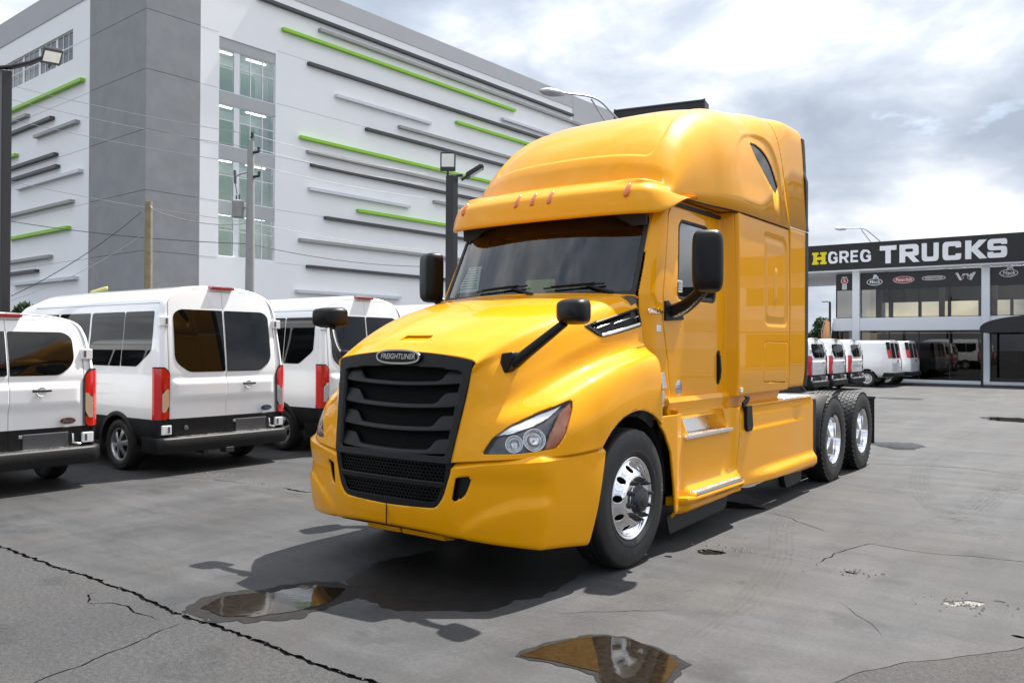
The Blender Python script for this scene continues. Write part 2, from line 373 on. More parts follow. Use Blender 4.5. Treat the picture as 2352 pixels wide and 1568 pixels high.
# ---- grille
yG = lambda x, z: -1.182 - .178*(1.514-z) - .03*(1-(x/.6)**2)
def fG(off): return lambda X, Z: np.stack([X, yG(X, Z)+off, Z], -1)
gx = np.linspace(-1, 1, 21)
gOut = [(.643*t, 1.514+.06*(1-t*t)) for t in gx] + [(.55, .842), (-.55, .842)]
gOut = [(x, z) for x, z in gOut]
gIn = rp([(-.565,1.44),(-.35,1.465),(0,1.475),(.35,1.465),(.565,1.44),(.505,.885),(-.505,.885)], [.03,0,0,0,.03,.02,.02])
V, F = surf(fG(-.006), (-.66, .66), (.83, 1.585), 90, 60); F = orient(V, F, (0, -1, 0))
V, F = clip(V, F, sd(gOut, V[:, [0, 2]])); V, F = clip(V, F, -sd(gIn, V[:, [0, 2]]))
grille = mesh('grille', V, F, M['black'], truck, 40, .07)
V, F = surf(fG(.075), (-.6, .6), (.85, 1.52), 12, 12); F = orient(V, F, (0, -1, 0))
mesh('radiator_screen', V, F, mat('radiator_screen', (.003,.003,.003), .7, spec=.15, bump=.9, bscale=220), grille, 40)
for zc in (1.365, 1.212, 1.058, .905):
    secs = []
    for x in np.linspace(-.555, .555, 61):
        e = abs(x)/.555; h = .030 + .062*float(sstep(.62, .80, np.array(e))); zz = zc - .025*(1-e*e) + .012; y = yG(x, zz)+.018; wd = .05
        lim = .565 - (1.44-zz)*.108
        x2 = x*lim/.555
        secs.append([(x2, y+.012, zz-.012), (x2, y-.004, zz-.020), (x2, y-.012, zz-.012), (x2, y-.008, zz+.006), (x2, y+.012+.3*(h-.03), zz+h-.012), (x2, y+.03+.3*(h-.03), zz+h-.008), (x2, y+wd, zz+h*.6), (x2, y+wd, zz)])
    MB().loft(secs).build('louver', M['black'], grille, 50)
# name badge: oval ring and raised letters
def oval(a, b, n=48, p=2.6): return [(a*math.copysign(abs(math.cos(t))**(2/p), math.cos(t)), b*math.copysign(abs(math.sin(t))**(2/p), math.sin(t))) for t in np.linspace(0, 2*math.pi, n, endpoint=False)]
bz = 1.535
bd = MB().prism(oval(.205, .048), -1.2335, -1.215, 'Y').build('badge', M['black'], grille, 40); bd.location = (0, 0, bz)
rg = MB(); o1, o2 = oval(.21, .052), oval(.195, .040); n = len(o1)
V = [(a, -1.240, b) for a, b in o1] + [(a, -1.240, b) for a, b in o2] + [(a, -1.228, b) for a, b in o1] + [(a, -1.228, b) for a, b in o2]
F = []
for i in range(n):
    j = (i+1) % n; F += [[i, j, n+j, n+i], [i, 2*n+i, 2*n+j, j], [n+i, n+j, 3*n+j, 3*n+i]]
mesh('badge_ring', V, F, M['chrome'], bd, 40)
text('badge_lettering', 'FREIGHTLINER', .052, M['chrome'], bd, (0, -1.2365, .001), (math.radians(90), 0, 0), .003, .0012, .98, .25)

# ---- bumper
BP = np.array([(0,-1.338),(.3,-1.332),(.55,-1.302),(.8,-1.238),(1.0,-1.150),(1.085,-1.098),(1.125,-1.055),(1.145,-.98),(1.178,-.76),(1.205,-.56),(1.215,-.445)])
BT = np.array([.80,.80,.805,.842,.862,.870,.873,.876,.880,.885,.888]); BB = np.array([.368,.364,.348,.330,.315,.308,.304,.300,.288,.274,.268])
def bump_net():
    rows = []
    nrm = []
    for i in range(len(BP)):
        d = BP[min(i+1, len(BP)-1)]-BP[max(i-1, 0)]; d = d/np.hypot(*d); nrm.append(np.array([-d[1], d[0]])*1.0)
    for i, (p, t, b) in enumerate(zip(BP, BT, BB)):
        n = nrm[i]            # points inwards
        h = t-b; col = []
        rear = float(np.clip((i-7)/3, 0, 1))
        for f, ins, dz in ((1, .045, .045), (1, .006, .010), (.97, 0, 0), (.70, -.004, 0), (.42, .0, 0), (.16, .018, 0), (.02, .040, 0), (0, .10, -.004)):
            z = b + h*f + dz; q = p + n*ins
            y = q[1] - rear*.17*(1-f)
            col.append((q[0], y, z))
        rows.append(col)
    return rows
bumpG = cr_net(bump_net(), 130, 60); bumpV, bumpF = grid_tris(bumpG); bumpF = orient(bumpV, bumpF, (.3, -1, 0))
lowOut = rp([(-.565,.90),(.565,.90),(.548,.775),(.50,.62),(.44,.540),(0,.522),(-.44,.540),(-.50,.62),(-.548,.775)], [0,0,.01,.04,.05,.2,.05,.04,.01])
fogP = rp([(.585,.755),(.70,.770),(.655,.645),(.615,.612),(.555,.590)], [.01,.012,.04,.04,.02])
V, F = clip(bumpV, bumpF, -sd(lowOut, bumpV[:, [0, 2]])); V, F = clip(V, F, -sd(fogP, V[:, [0, 2]]))
# pressed crease at the lower corner
cs = sd([(.62,.40),(.78,.50),(.98,.585),(1.3,.62),(1.3,0),(.62,0)], V[:, [0, 2]])
N_ = vnorm(V, F); V = V - N_*(.022*sstep(-.02, .06, cs)*sstep(.55, .70, V[:, 0])*sstep(.85, .70, V[:, 2])*sstep(-.95, -1.06, V[:, 1]))[:, None]
def sym(name, V, F, m, parent, solid=0., smooth=50):
    n = len(V); V2 = np.vstack([V, mirX(V, -1)]); F2 = np.vstack([F, F[:, ::-1]+n]); o = mesh(name, V2, F2, m, parent, smooth, solid)
    bm = bmesh.new(); bm.from_mesh(o.data); bmesh.ops.remove_doubles(bm, verts=bm.verts, dist=.0004); bm.to_mesh(o.data); bm.free(); return o
bumper = sym('bumper', V, F, M['paint'], truck, .016)
MB().span((-.0008, -1.3425, .380), (.0008, -1.330, .53)).build('bumper_joint', mat('joint_brown', (.10,.04,.005), .6), bumper, 0)
# dark backing inside the bumper openings
Vb = bumpV - vnorm(bumpV, bumpF)*.07
Vb, Fb = clip(Vb, bumpF, np.maximum(Vb[:, 1]+1.0, .38-Vb[:, 2])); sym('bumper_liner', Vb, Fb, M['well'], bumper)
for s in (1, -1):   # fog slot return edges
    W, G = clip(bumpV, bumpF, sd(fogP, bumpV[:, [0, 2]])-.0); W = W - vnorm(W, G)*.045
    mesh('fog_slot', mirX(W, s), G if s > 0 else G[:, ::-1], M['black'], bumper, 50)
yB = lambda x: np.interp(abs(x), BP[:, 0], BP[:, 1])
V, F = surf(lambda X, Z: np.stack([X, np.interp(abs(X), BP[:6, 0], BP[:6, 1])+.004, Z], -1), (-.56, .56), (.51, .86), 100, 40); F = orient(V, F, (0, -1, 0))
lowIn1 = rp([(-.515,.835),(.515,.835),(.495,.715),(-.495,.715)], .012); lowIn2 = rp([(-.480,.680),(.480,.680),(.44,.592),(.40,.575),(-.40,.575),(-.44,.592)], .015)
V, F = clip(V, F, sd([(a*1.0, b) for a, b in lowOut], V[:, [0, 2]])); V, F = clip(V, F, -sd(lowIn1, V[:, [0, 2]])); V, F = clip(V, F, -sd(lowIn2, V[:, [0, 2]]))
lowg = mesh('lower_grille', V, F, M['black'], bumper, 40, .035)
hx = MB(); R0 = .020
for rr in range(12):
    for cc in range(-26, 27):
        x = cc*R0*1.6 + (R0*.8 if rr % 2 else 0); z = .585 + rr*R0*1.15
        p = np.array([[x, z]])
        if min(sd(lowIn1, p)[0], sd(lowIn2, p)[0]) > .012: continue
        a = [(x+R0*.98*math.cos(k*math.pi/3), z+R0*.75*math.sin(k*math.pi/3)) for k in range(6)]; b = [(x+R0*.76*math.cos(k*math.pi/3), z+R0*.55*math.sin(k*math.pi/3)) for k in range(6)]
        y = float(yB(x))+.022
        V = [(u, y, w) for u, w in a] + [(u, y, w) for u, w in b] + [(u, y+.012, w) for u, w in b]
        hx.add(V, [[k, (k+1) % 6, 6+(k+1) % 6, 6+k] for k in range(6)] + [[6+k, 6+(k+1) % 6, 12+(k+1) % 6, 12+k] for k in range(6)])
hx.build('honeycomb_insert', M['black'], lowg, 0, fix=False, kind='stuff')
for s in (1, -1):   # tow covers under the bumper
    MB().loft([[(s*.012, -1.20, .335), (s*.012, -1.06, .325), (s*.012, -1.06, .275), (s*.012, -1.19, .30)], [(s*.37, -1.17, .325), (s*.37, -1.04, .32), (s*.37, -1.04, .272), (s*.37, -1.15, .285)]]).build('tow_cover', M['paint'], bumper, 30, .006)

# ---- wheel wells
for s in (1, -1):
    secs = []
    for a in np.linspace(math.radians(-5), math.radians(185), 30):
        secs.append([(s*1.13, .64*math.cos(a), .5+.64*math.sin(a)), (s*.72, .64*math.cos(a), .5+.64*math.sin(a)), (s*.70, .60*math.cos(a), .5+.60*math.sin(a))])
    MB().loft(secs, closed=False).build('wheel_arch_liner', M['well'], truck, 60, fix=False)
MB().span((-.71, -1.1, .30), (.71, .9, 1.30)).build('engine_block', M['well'], truck, 0)

# ---- cab: side skin
yws = lambda z: .40 + .33*(z-2.03)/.67
def Xside(y, z):
    b = 1.088 - .072*np.clip((z-2.0)/.85, 0, 2)**1.4 - .02*np.clip((1.35-z)/.3, 0, 1)**2
    d = np.clip((y - yws(np.maximum(z, 2.03)))/.17, 0, 1); b = b - .075*(1-d)**2
    slp = 1.20 - .012*np.clip((z-2.2)/.7, 0, 1)**2 - .02*np.clip((1.45-z)/.3, 0, 1)**2
    k = sstep(1.935, 2.015, y); return b*(1-k) + slp*k
def fS(off=0.): return lambda Y, Z: np.stack([Xside(Y, Z)+off, Y, Z], -1)
ys = np.concatenate([np.linspace(.38, 1.90, 90), np.linspace(1.905, 2.05, 24), np.linspace(2.07, 3.42, 70)])
zs_ = np.linspace(1.10, 2.90, 110)
U_, W_ = np.meshgrid(ys, zs_, indexing='ij'); sideV, sideF = grid_tris(fS()(U_, W_)); sideF = orient(sideV, sideF, (1, 0, 0))
doorP = rp([(.665,2.03),(.885,2.735),(.99,2.815),(1.84,2.845),(1.915,2.78),(1.93,1.86),(1.85,1.155),(.85,1.125),(.785,1.33),(.75,1.53),(.675,1.80)], [.05,.06,.05,.05,.06,.05,.04,.04,.05,.08,.05])
winP = rp([(.925,2.04),(1.05,2.64),(1.12,2.70),(1.65,2.70),(1.73,2.64),(1.74,2.06),(1.69,2.005),(.965,2.005)], [.03,.05,.06,.05,.06,.04,.04,.04])
sideOut = [(.40,1.11),(.40,2.03),(.735,2.72),(.80,2.86),(3.405,2.86),(3.405,1.175),(2.0,1.165),(1.9,1.14),(.85,1.11)]
tool1 = rp([(2.66,2.75),(3.27,2.745),(3.345,2.66),(3.345,1.90),(3.29,1.835),(2.74,1.835),(2.66,1.90)], .07)
tool1b = rp([(2.73,2.69),(3.24,2.685),(3.29,2.62),(3.29,1.94),(3.25,1.89),(2.78,1.89),(2.73,1.94)], .06)
tool2 = rp([(2.70,1.67),(3.345,1.67),(3.345,1.25),(2.64,1.275),(2.64,1.60)], [.05,.05,.03,.03,.08])
q_ = sideV[:, [1, 2]]
sd_t1 = sd(tool1, q_); sd_t1b = sd(tool1b, q_); sd_out = sd(sideOut, q_)
V0 = sideV.copy()
V0[:, 0] += -.016*sstep(.006, -.016, sd_t1)*(1-sstep(-.0, -.02, sd_t1b)*.55)
for gp in (rp([(2.99,2.40),(3.03,2.40),(3.03,2.10),(2.99,2.10)], .015),): V0[:, 0] += .008*sstep(.012, -.004, sd(gp, q_))
def side_part(V, F, s, keep):
    W, G = V, F
    for poly, sign, off in keep: W, G = clip(W, G, sign*sd(poly, W[:, [1, 2]]) + off)
    return mirX(W, s), (G if s > 0 else G[:, ::-1])
bigbox = [(-1,0),(1.99,0),(1.99,4),(-1,4)]
for s in (1, -1):
    W, G = side_part(V0, sideF, s, [(sideOut, 1, 0), (doorP, -1, .005), (bigbox, 1, 0)])
    cabs = mesh('cab_side_panel', W, G, M['paint'], truck, 45, .012)
    W, G = side_part(V0, sideF, s, [(sideOut, 1, 0), (doorP, -1, .005), (bigbox, -1, 0), (tool2, -1, .0035)])
    slp = mesh('sleeper_side_panel', W, G, M['paint'], truck, 45, .012)
    W, G = side_part(V0, sideF, s, [(tool2, 1, .0035)]); mesh('luggage_door', W, G, M['paint'], slp, 45, .01)
    # dark inner skin seen through the shut lines
    Vi = sideV.copy(); Vi[:, 0] -= .02
    W, G = side_part(Vi, sideF, s, [(sideOut, 1, .01), (winP, -1, .0)]); mesh('inner_panel', W, G, M['dark'], truck, 45)
    W, G = side_part(V0, sideF, s, [(doorP, 1, .005), (winP, -1, .0)]); door = mesh('door', W, G, M['paint'], truck, 45, .03)
    Vg = sideV.copy(); Vg[:, 0] -= .012
    W, G = side_part(Vg, sideF, s, [(winP, 1, -.002)]); wn = mesh('door_window', W, G, M['sideglass'], door, 45)
    Vr = sideV.copy(); Vr[:, 0] -= .002
    W, G = side_part(Vr, sideF, s, [(winP, 1, -.004), (winP, -1, -.026)]); mesh('window_seal', W, G, M['rubber'], door, 45, .02)
    # seal round the door
    Vr = sideV.copy(); Vr[:, 0] -= .010
    W, G = side_part(Vr, sideF, s, [(doorP, 1, -.007), (doorP, -1, -.004)]); mesh('door_seal', W, G, M['rubber'], door, 45, .008)
    # pull handle
    hp = rp([(1.755,1.555),(1.79,1.575),(1.815,1.555),(1.805,1.30),(1.785,1.285),(1.755,1.30)], .012)
    MB().prism(rp([(1.745,1.57),(1.785,1.59),(1.828,1.57),(1.82,1.285),(1.785,1.27),(1.748,1.285)], .02), s*1.060, s*1.092, 'X').build('handle_recess', M['black'], door, 30, .004)
    MB().loft([[(s*(1.092+b), 1.775+dx, z) for dx, b in ((-.014, 0), (-.014, g), (.014, g), (.014, 0))] for z, g in ((1.56,.004),(1.53,.022),(1.40,.030),(1.33,.022),(1.295,.004))]).build('door_handle', M['black'], door, 60, .004)
    if s > 0:
        rd = MB(); rd.lathe([(.001, .003), (.062, .003), (.066, 0)], 32, 'X'); b_ = rd.build('round_badge', M['silver'], door, 40); b_.location = (1.0855, .97, 1.275)
        MB().span((1.0892, .935, 1.285), (1.0905, 1.005, 1.293)).build('badge_print', M['red'], b_, 0, fix=False).location = (-1.0855, -.97, -1.275)
        MB().span((1.0892, .935, 1.262), (1.0905, 1.005, 1.270)).build('badge_print', mat('badge_blue', (.03,.05,.2), .5), b_, 0, fix=False).location = (-1.0855, -.97, -1.275)
        MB().span((1.078, .955, 2.07), (1.0795, 1.045, 2.17)).build('window_sticker', M['paper'], wn, 0)
        for k in range(5): MB().span((1.0797, .965, 2.085+k*.016), (1.0803, 1.035, 2.092+k*.016)).build('sticker_print', M['grey'], wn, 0)
        text('model_name', 'CASCADIA', .052, M['chrome'], cabs, (1.092, .535, 1.895), (math.radians(90), 0, math.radians(90)), .004, .001, 1.0, .2)
        MB().span((1.088, .56, 1.735), (1.0905, .635, 1.785)).build('notice_sticker', M['paper'], cabs, 0)
        MB().span((1.178, 2.055, 1.195), (1.202, 2.10, 1.235)).build('notice_sticker', M['paper'], slp, 0)
    for (za, zb) in ((1.275, 1.405), (1.13, 1.258)):
        MB().prism([(.595, zb), (.685, zb+.003), (.735, za+.005), (.655, za)], s*1.066, s*1.096, 'X').build('reflector_plate', M['alu'], cabs, 30, .003)
    MB().prism([(.745,1.05),(.775,1.05),(.79,1.125),(.755,1.125)], s*1.066, s*1.094, 'X').build('side_marker', M['amber'], cabs, 30, .003)

# ---- windshield, header, dashboard
def fW(off): return lambda X, T: np.stack([X*(1.0-.015*T), .40+.335*T - .20*(1-(X)**2) - off, 2.025+.70*T], -1)
WV, WF = surf(lambda X, T: np.stack([X, T, 0*X], -1), (-1, 1), (-.04, 1.02), 120, 50)
wsP = rp([(-.985,.0),(.985,.0),(.965,1.0),(-.965,1.0)], [.05,.05,.11,.11]); wsI = rp([(-.955,.035),(.955,.035),(.932,.955),(-.932,.955)], [.05,.05,.10,.10])
def wmesh(P, off, inner=None):
    V, F = clip(WV, WF, sd(P, WV[:, :2]));
    if inner is not None: V, F = clip(V, F, -sd(inner, V[:, :2]))
    V = fW(off)(V[:, 0], V[:, 1]); return V, orient(V, F, (0, -1, .4))
V, F = wmesh(wsP, .0); ws = mesh('windshield', V, F, M['wscreen'], truck, 60)
V, F = wmesh(rp([(-.992,-.03),(.992,-.03),(.972,1.0),(-.972,1.0)],[.03,.03,.13,.13]), .008, wsI); mesh('windshield_surround', V, F, M['rubber'], ws, 60, .03)
V, F = wmesh(rp([(-.96,.80),(-.80,.775),(.80,.775),(.96,.86),(.95,1.0),(-.95,1.0)], [.02,.2,.2,.05,.05,.05]), -.006); mesh('painted_visor_reflection', V, F, mat('reflection_black', (.006,.006,.007), .35), ws, 60)  # dark sheet behind the glass, painted in for the visor's dark reflection
V, F = wmesh(rp([(-1.0,.5),(1.0,.5),(.99,1.06),(-.99,1.06)],.01), -.004, rp([(-.955,.3),(.955,.3),(.935,.965),(-.935,.965)],[.05,.05,.12,.12])); mesh('windshield_header', V, F, M['paint'], truck, 60, .02)
# yellow cowl between hood and glass
V, F = surf(lambda X, T: np.stack([X, .22+.17*X**2+T*.10, 2.035-.03*T - .03*X**2], -1), (-1.086, 1.086), (-.4, 2.2), 90, 14); V, F = clip(V, F, abs(V[:, 0]) - (Xside(np.maximum(V[:, 1], .40), V[:, 2]*0+2.02)-.006)); mesh('cowl', V, orient(V, F, (0, 0, 1)), M['paint'], truck, 60, .01)
for x0, x1, y0 in ((-.62, .12, .0), (.12, .80, .0)):     # wipers lie along the base of the glass
    mb = MB(); f = fW(.03)
    pts = [f(np.array(x), np.array(.085+.045*k)).tolist() for k, x in zip(np.linspace(0, 1, 8), np.linspace(x0+.12, x1-.05, 8))]
    mb.tube(pts, .008, 6); mb.tube([(p[0], p[1]-.012, p[2]+.010) for p in pts[1:-1]], .006, 6)
    piv = f(np.array(x1+.03), np.array(.015)).tolist(); mb.tube([piv, f(np.array((x0+x1)/2+.14), np.array(.12)).tolist(), pts[4]], [.016, .010, .008], 8)
    mb.build('wiper', M['black'], truck, 50)
MB().loft([[(x, .30-.16*(1-x*x), 2.00), (x, .62, 2.045-.02*abs(x)), (x, .95, 2.02), (x, 1.0, 1.70), (x, .30, 1.70)] for x in np.linspace(-1.0, 1.0, 21)]).build('dashboard', M['grey'], truck, 40)
MB().span((-1.04, .5, 1.2), (1.04, 2.0, 1.24)).build('cab_floor', M['dark'], truck, 0)
MB().span((-1.06, 1.98, 1.2), (1.06, 2.02, 2.86)).build('cab_rear_curtain', mat('curtain_grey', (.035,.036,.038), .9, var=.2, vscale=8), truck, 0)
MB().span((-1.04, .72, 2.80), (1.04, 2.0, 2.83)).build('headliner', M['dark'], truck, 0)
MB().loft([[(x, .60+.0*x, 2.80), (x, .62, 2.60), (x, .64, 2.60), (x, .66, 2.80)] for x in np.linspace(-.96, .96, 5)]).build('inner_sun_visor', M['dark'], truck, 40)
st = MB(); R_ = Matrix.Rotation(math.radians(-58), 3, 'X')
for k in range(1): pass
for sx in (.52, -.52):
    mb = MB(); mb.loft([[(sx-.25, y0, z), (sx+.25, y0, z), (sx+.25, y1, z), (sx-.25, y1, z)] for y0, y1, z in ((1.25,1.75,1.55),(1.22,1.78,1.72),(1.55,1.78,1.78),(1.60,1.80,2.3),(1.66,1.80,2.38))]); mb.build('seat', M['seat'], truck, 50, .02)
ring = [(.52+.23*math.cos(a), .99+.12*math.sin(a), 2.08+.19*math.sin(a)) for a in np.linspace(0, 2*math.pi, 33)]
sw = MB(); sw.tube(ring, .017, 8, False); sw.tube([(.52-.22, .99, 2.08), (.52, 1.0, 2.06), (.52+.22, .99, 2.08)], .022, 8); sw.tube([(.52, 1.0, 2.06), (.52, .85, 1.9)], .035, 8); sw.build('steering_wheel', M['black'], truck, 60)
for k, (x, a) in enumerate(((-.80, .10), (-.60, -.12))):   # price sheets behind the glass
    f = fW(-.03); c = [f(np.array(x+dx), np.array(t)).tolist() for dx, t in ((-.10+a*.3,.10),(.09+a*.3,.10),(.10+a,.44),(-.09+a,.44))]
    ps = mesh('price_sheet', c, [[0,1,2,3]], M['paper'], truck, 0, .002)
    for q in range(9):
        t = .42-.034*q; w = (.07 if q % 3 else .05)
        f2 = fW(-.026); l = [f2(np.array(x+dx+a*(t-.1)/.34*.7+a*.3), np.array(tt)).tolist() for dx, tt in ((-w,t-.005),(w,t-.005),(w,t+.005),(-w,t+.005))]
        mesh('printed_line', l, [[0,1,2,3]], M['grey'], ps, 0)
mb = MB(); mb.span((-.16, .52, 2.055), (.14, .53, 2.19)); mb.build('notice_card', mat('yellow_card', (.5,.47,.2), .8), truck, 0)

# ---- roof
RZ = np.array([(.55,2.90),(.66,2.985),(.78,3.20),(.93,3.39),(1.13,3.565),(1.4,3.725),(1.7,3.85),(2.05,3.95),(2.4,4.015),(2.75,4.045),(3.05,4.06),(3.3,4.065),(3.95,4.07)])
rz = lambda y: cr_at(RZ, y)
def cr_at(T, y):
    T = np.asarray(T); y = np.asarray(y, float); x = T[:, 0]; v = T[:, 1]
    m = np.gradient(v, x); i = np.clip(np.searchsorted(x, y)-1, 0, len(x)-2); h = x[i+1]-x[i]; t = np.clip((y-x[i])/h, 0, 1)
    return (2*t**3-3*t**2+1)*v[i] + (t**3-2*t**2+t)*h*m[i] + (-2*t**3+3*t**2)*v[i+1] + (t**3-t**2)*h*m[i+1]
RW = np.array([(.55,1.06),(.75,1.075),(1.1,1.10),(1.5,1.135),(1.9,1.19),(2.1,1.205),(2.6,1.21),(3.42,1.21),(3.95,1.222)])
def roof_pt(TH, Y):
    z0 = 2.868; zt = rz(Y); w = cr_at(RW, Y); e = 2/(3.9 + .6*sstep(.8, 2.5, Y) + 3.5*sstep(2.5, 3.2, Y) + 8*sstep(3.1, 3.6, Y)); lean = .0
    c, s_ = np.cos(TH), np.sin(TH); X = w*np.sign(c)*abs(c)**e; hh = abs(s_)**e
    X = X*(1-.07*hh*sstep(.7, 2.2, Y)*(1-.3*sstep(2.4,3.4,Y)))
    Z = z0 + (zt-z0)*hh
    fr = sstep(1.9, .55, Y); Yo = Y + .22*fr*(X/w)**2 
    return np.stack([X, Yo, Z], -1)
th = np.linspace(0, math.pi, 221); yy = np.concatenate([np.linspace(.55, 1.3, 95), np.linspace(1.31, 3.93, 170)])
TH_, YY_ = np.meshgrid(th, yy, indexing='ij'); rV, rF = grid_tris(roof_pt(TH_, YY_)); rF = orient(rV, rF, (0, 0, 1))
rN = vnorm(rV, rF)
tx = np.cos(TH_).ravel(); ty = YY_.ravel()
panel = rp([(-.60,.835),(.60,.835),(.62,1.08),(.44,1.75),(.34,2.8),(-.34,2.8),(-.44,1.75),(-.62,1.08)], [.08,.08,.22,.5,.1,.1,.5,.22])
dsp = -.015*sstep(.010, -.012, sd(panel, np.stack([tx, ty], 1)))*sstep(2.6, 2.1, ty)
ridge = [(1.95,3.36),(2.15,3.54),(2.4,3.67),(2.7,3.72),(2.95,3.66),(3.12,3.44),(3.2,3.1)]
cl = cr_line(ridge, 40); dr = np.min(np.hypot(rV[:, 1][:, None]-cl[:, 0], rV[:, 2][:, None]-cl[:, 1]), 1)
ins_ = sd([tuple(p) for p in cl] + [(3.2,2.9),(2.1,2.9)], rV[:, [1, 2]])
dsp = dsp - .016*sstep(.02, -.03, ins_)*(abs(rV[:, 0]) > .7)*sstep(2.0, 2.4, rV[:, 1])*sstep(2.95, 3.2, rV[:, 2])
rV2 = rV + rN*dsp[:, None]
slpW = rp([(2.50,3.615),(2.62,3.63),(2.80,3.57),(2.95,3.47),(3.08,3.31),(3.235,3.11),(3.19,3.10),(2.82,3.29),(2.57,3.47)], [.02,.05,.08,.08,.08,.02,.03,.10,.10])
hole = lambda V: np.where(abs(V[:, 0]) > .85, -sd(slpW, V[:, [1, 2]]), -1.)
V, F = clip(rV2, rF, hole(rV2)); V, F = clip(V, F, V[:, 1]-(3.385-.27*np.clip(V[:, 2]-2.9, 0, 2))); roof = mesh('roof', V, F, M['paint'], truck, 50, .012)
for s in (1, -1):
    mk = (rV[:, 0]*s > .85)
    W, G = clip(rV2-rN*.008, rF, np.where(mk, sd(slpW, rV2[:, [1, 2]])-.002, 1.)); mesh('sleeper_window', W, G, M['privacy'], roof, 50)
    W, G = clip(rV2-rN*.002, rF, np.where(mk, sd(slpW, rV2[:, [1, 2]])-.001, 1.)); W, G = clip(W, G, -sd(slpW, W[:, [1, 2]])-.014); mesh('window_seal', W, G, M['rubber'], roof, 50, .012)
    W, G = clip(rV2-rN*.005, rF, np.where(mk, np.maximum(sd(slpW, rV2[:, [1, 2]]), abs(rV2[:, 2]-3.43-(rV2[:, 1]-2.85)*-.25)-.006), 1.)); mesh('window_bar', W, G, M['rubber'], roof, 50)
V, F = surf(lambda X, Y: np.stack([X*cr_at(RW, Y), Y + .22*sstep(1.9,.55,Y)*X**2, 2.869+0*X], -1), (-1, 1), (.56, 3.38), 30, 60); mesh('roof_underside', V, F, M['paint'], roof, 50)
MB().span((-1.18, 3.36, 1.16), (1.18, 3.385, 2.87)).build('sleeper_rear_wall', M['grey'], truck, 0)
MB().span((-1.05, 3.05, 2.87), (1.05, 3.07, 3.7)).build('sleeper_rear_wall', M['grey'], truck, 0)
MB().span((-1.165, 2.03, 1.165), (1.165, 3.38, 1.20)).build('sleeper_floor', M['paint'], truck, 0)
# drip seam strip between roof and side
for s in (1, -1):
    pts = [(s*(float(Xside(np.array(y), np.array(2.858)))-.004 if y > 2.05 else s*0+float(cr_at(RW, y))-.02), y, 2.862) for y in np.linspace(1.0, 3.40, 40)]
    MB().tube(pts, .008, 6).build('roof_seam', M['rubber'], roof, 60)

# ---- sun visor with marker lights
VP_ = np.array([(.13,2.735),(.05,2.690),(-.02,2.668),(-.046,2.674),(-.050,2.71),(-.030,2.80),(.005,2.88),(.09,2.945),(.20,3.000),(.30,3.045),(.42,3.095)])
vp = cr_line(VP_, 60)
VPATH = np.array([(0,.395),(.25,.404),(.5,.430),(.72,.468),(.88,.515),(.985,.575),(1.045,.665),(1.078,.80),(1.098,1.0),(1.115,1.25)])
vpath = cr_line(VPATH, 80); vlen = np.concatenate([[0], np.cumsum(np.hypot(*np.diff(vpath, axis=0).T))]); VL = vlen[-1]
def visor_pt(T, S):
    a = abs(S)*VL; px = np.interp(a, vlen, vpath[:, 0]); py = np.interp(a, vlen, vpath[:, 1]); e = .01
    dx = np.interp(a+e, vlen, vpath[:, 0])-np.interp(a-e, vlen, vpath[:, 0]); dy_ = np.interp(a+e, vlen, vpath[:, 1])-np.interp(a-e, vlen, vpath[:, 1]); ln = np.hypot(dx, dy_)
    nx, ny = -dy_/ln, dx/ln           # inward
    d = np.interp(T, np.linspace(0, 1, 60), vp[:, 0]); z = np.interp(T, np.linspace(0, 1, 60), vp[:, 1])
    k = sstep(.58, .98, a/VL)         # wraps round the corner and fades into the roof side
    kd = sstep(.34, .58, a/VL); d = np.where(d > .06, .06 + (d-.06)*(1-.72*kd), d)*(1-.2*k) + .035*k
    z = z + .012*np.minimum(px, 1)**2 + k*(np.maximum(z, 2.872 + .02*(z-2.66)) - z)
    ox, oy = px + nx*d, py + ny*d
    # the top edge tucks into the roof skin so that the two meet in a crisp crease
    yr = oy.copy() if hasattr(oy, 'copy') else oy
    for _ in range(3): yr = oy - .22*sstep(1.9, .55, yr)*(ox/cr_at(RW, yr))**2
    yr = np.maximum(yr, .665); w = cr_at(RW, yr); n_ = 3.9 + .6*sstep(.8, 2.5, yr); q = np.clip(1-np.minimum(abs(ox)/w, .999)**n_, 0, 1)**(1/n_); zr = 2.868 + (rz(yr)-2.868)*q
    tk = sstep(.66, .86, T); z = z + tk*(np.minimum(z, np.maximum(zr, 2.87)-.025*sstep(.8, 1., T)) - z)
    return np.stack([np.sign(S)*ox, oy, z], -1)
T_, X_ = np.meshgrid(np.linspace(0, 1, 60), np.linspace(-1, 1, 201), indexing='ij'); V, F = grid_tris(visor_pt(T_, X_)); F = orient(V, F, (0, -1, .5))
visor = mesh('sun_visor', V, F, M['paint'], truck, 60, .012)
for x in (-.853, -.172, 0, .172, .853):
    y = .395+.14*x*x; mb = MB(); d = Vector((0, .105, .155)).normalized()
    for (t, w, h) in ((-.062, .006, .004), (-.052, .018, .016), (-.02, .022, .026), (.03, .018, .022), (.055, .010, .010), (.062, .004, .003)): pass
    secs = []
    for (t, w, h) in ((-.075, .009, .004), (-.060, .023, .018), (-.02, .026, .027), (.035, .021, .023), (.068, .012, .012), (.076, .005, .004)):
        c = Vector((x, y+.006, 2.872+.012*x*x)) + d*t; n = Vector((0, -.155, .105)).normalized()
        secs.append([tuple(c + Vector((w*math.cos(a), 0, 0)) + n*(h*max(0, math.sin(a)) - .008)) for a in np.linspace(-.3, math.pi+.3, 11)])
    MB().loft(secs).build('marker_light', M['amber'], visor, 60)

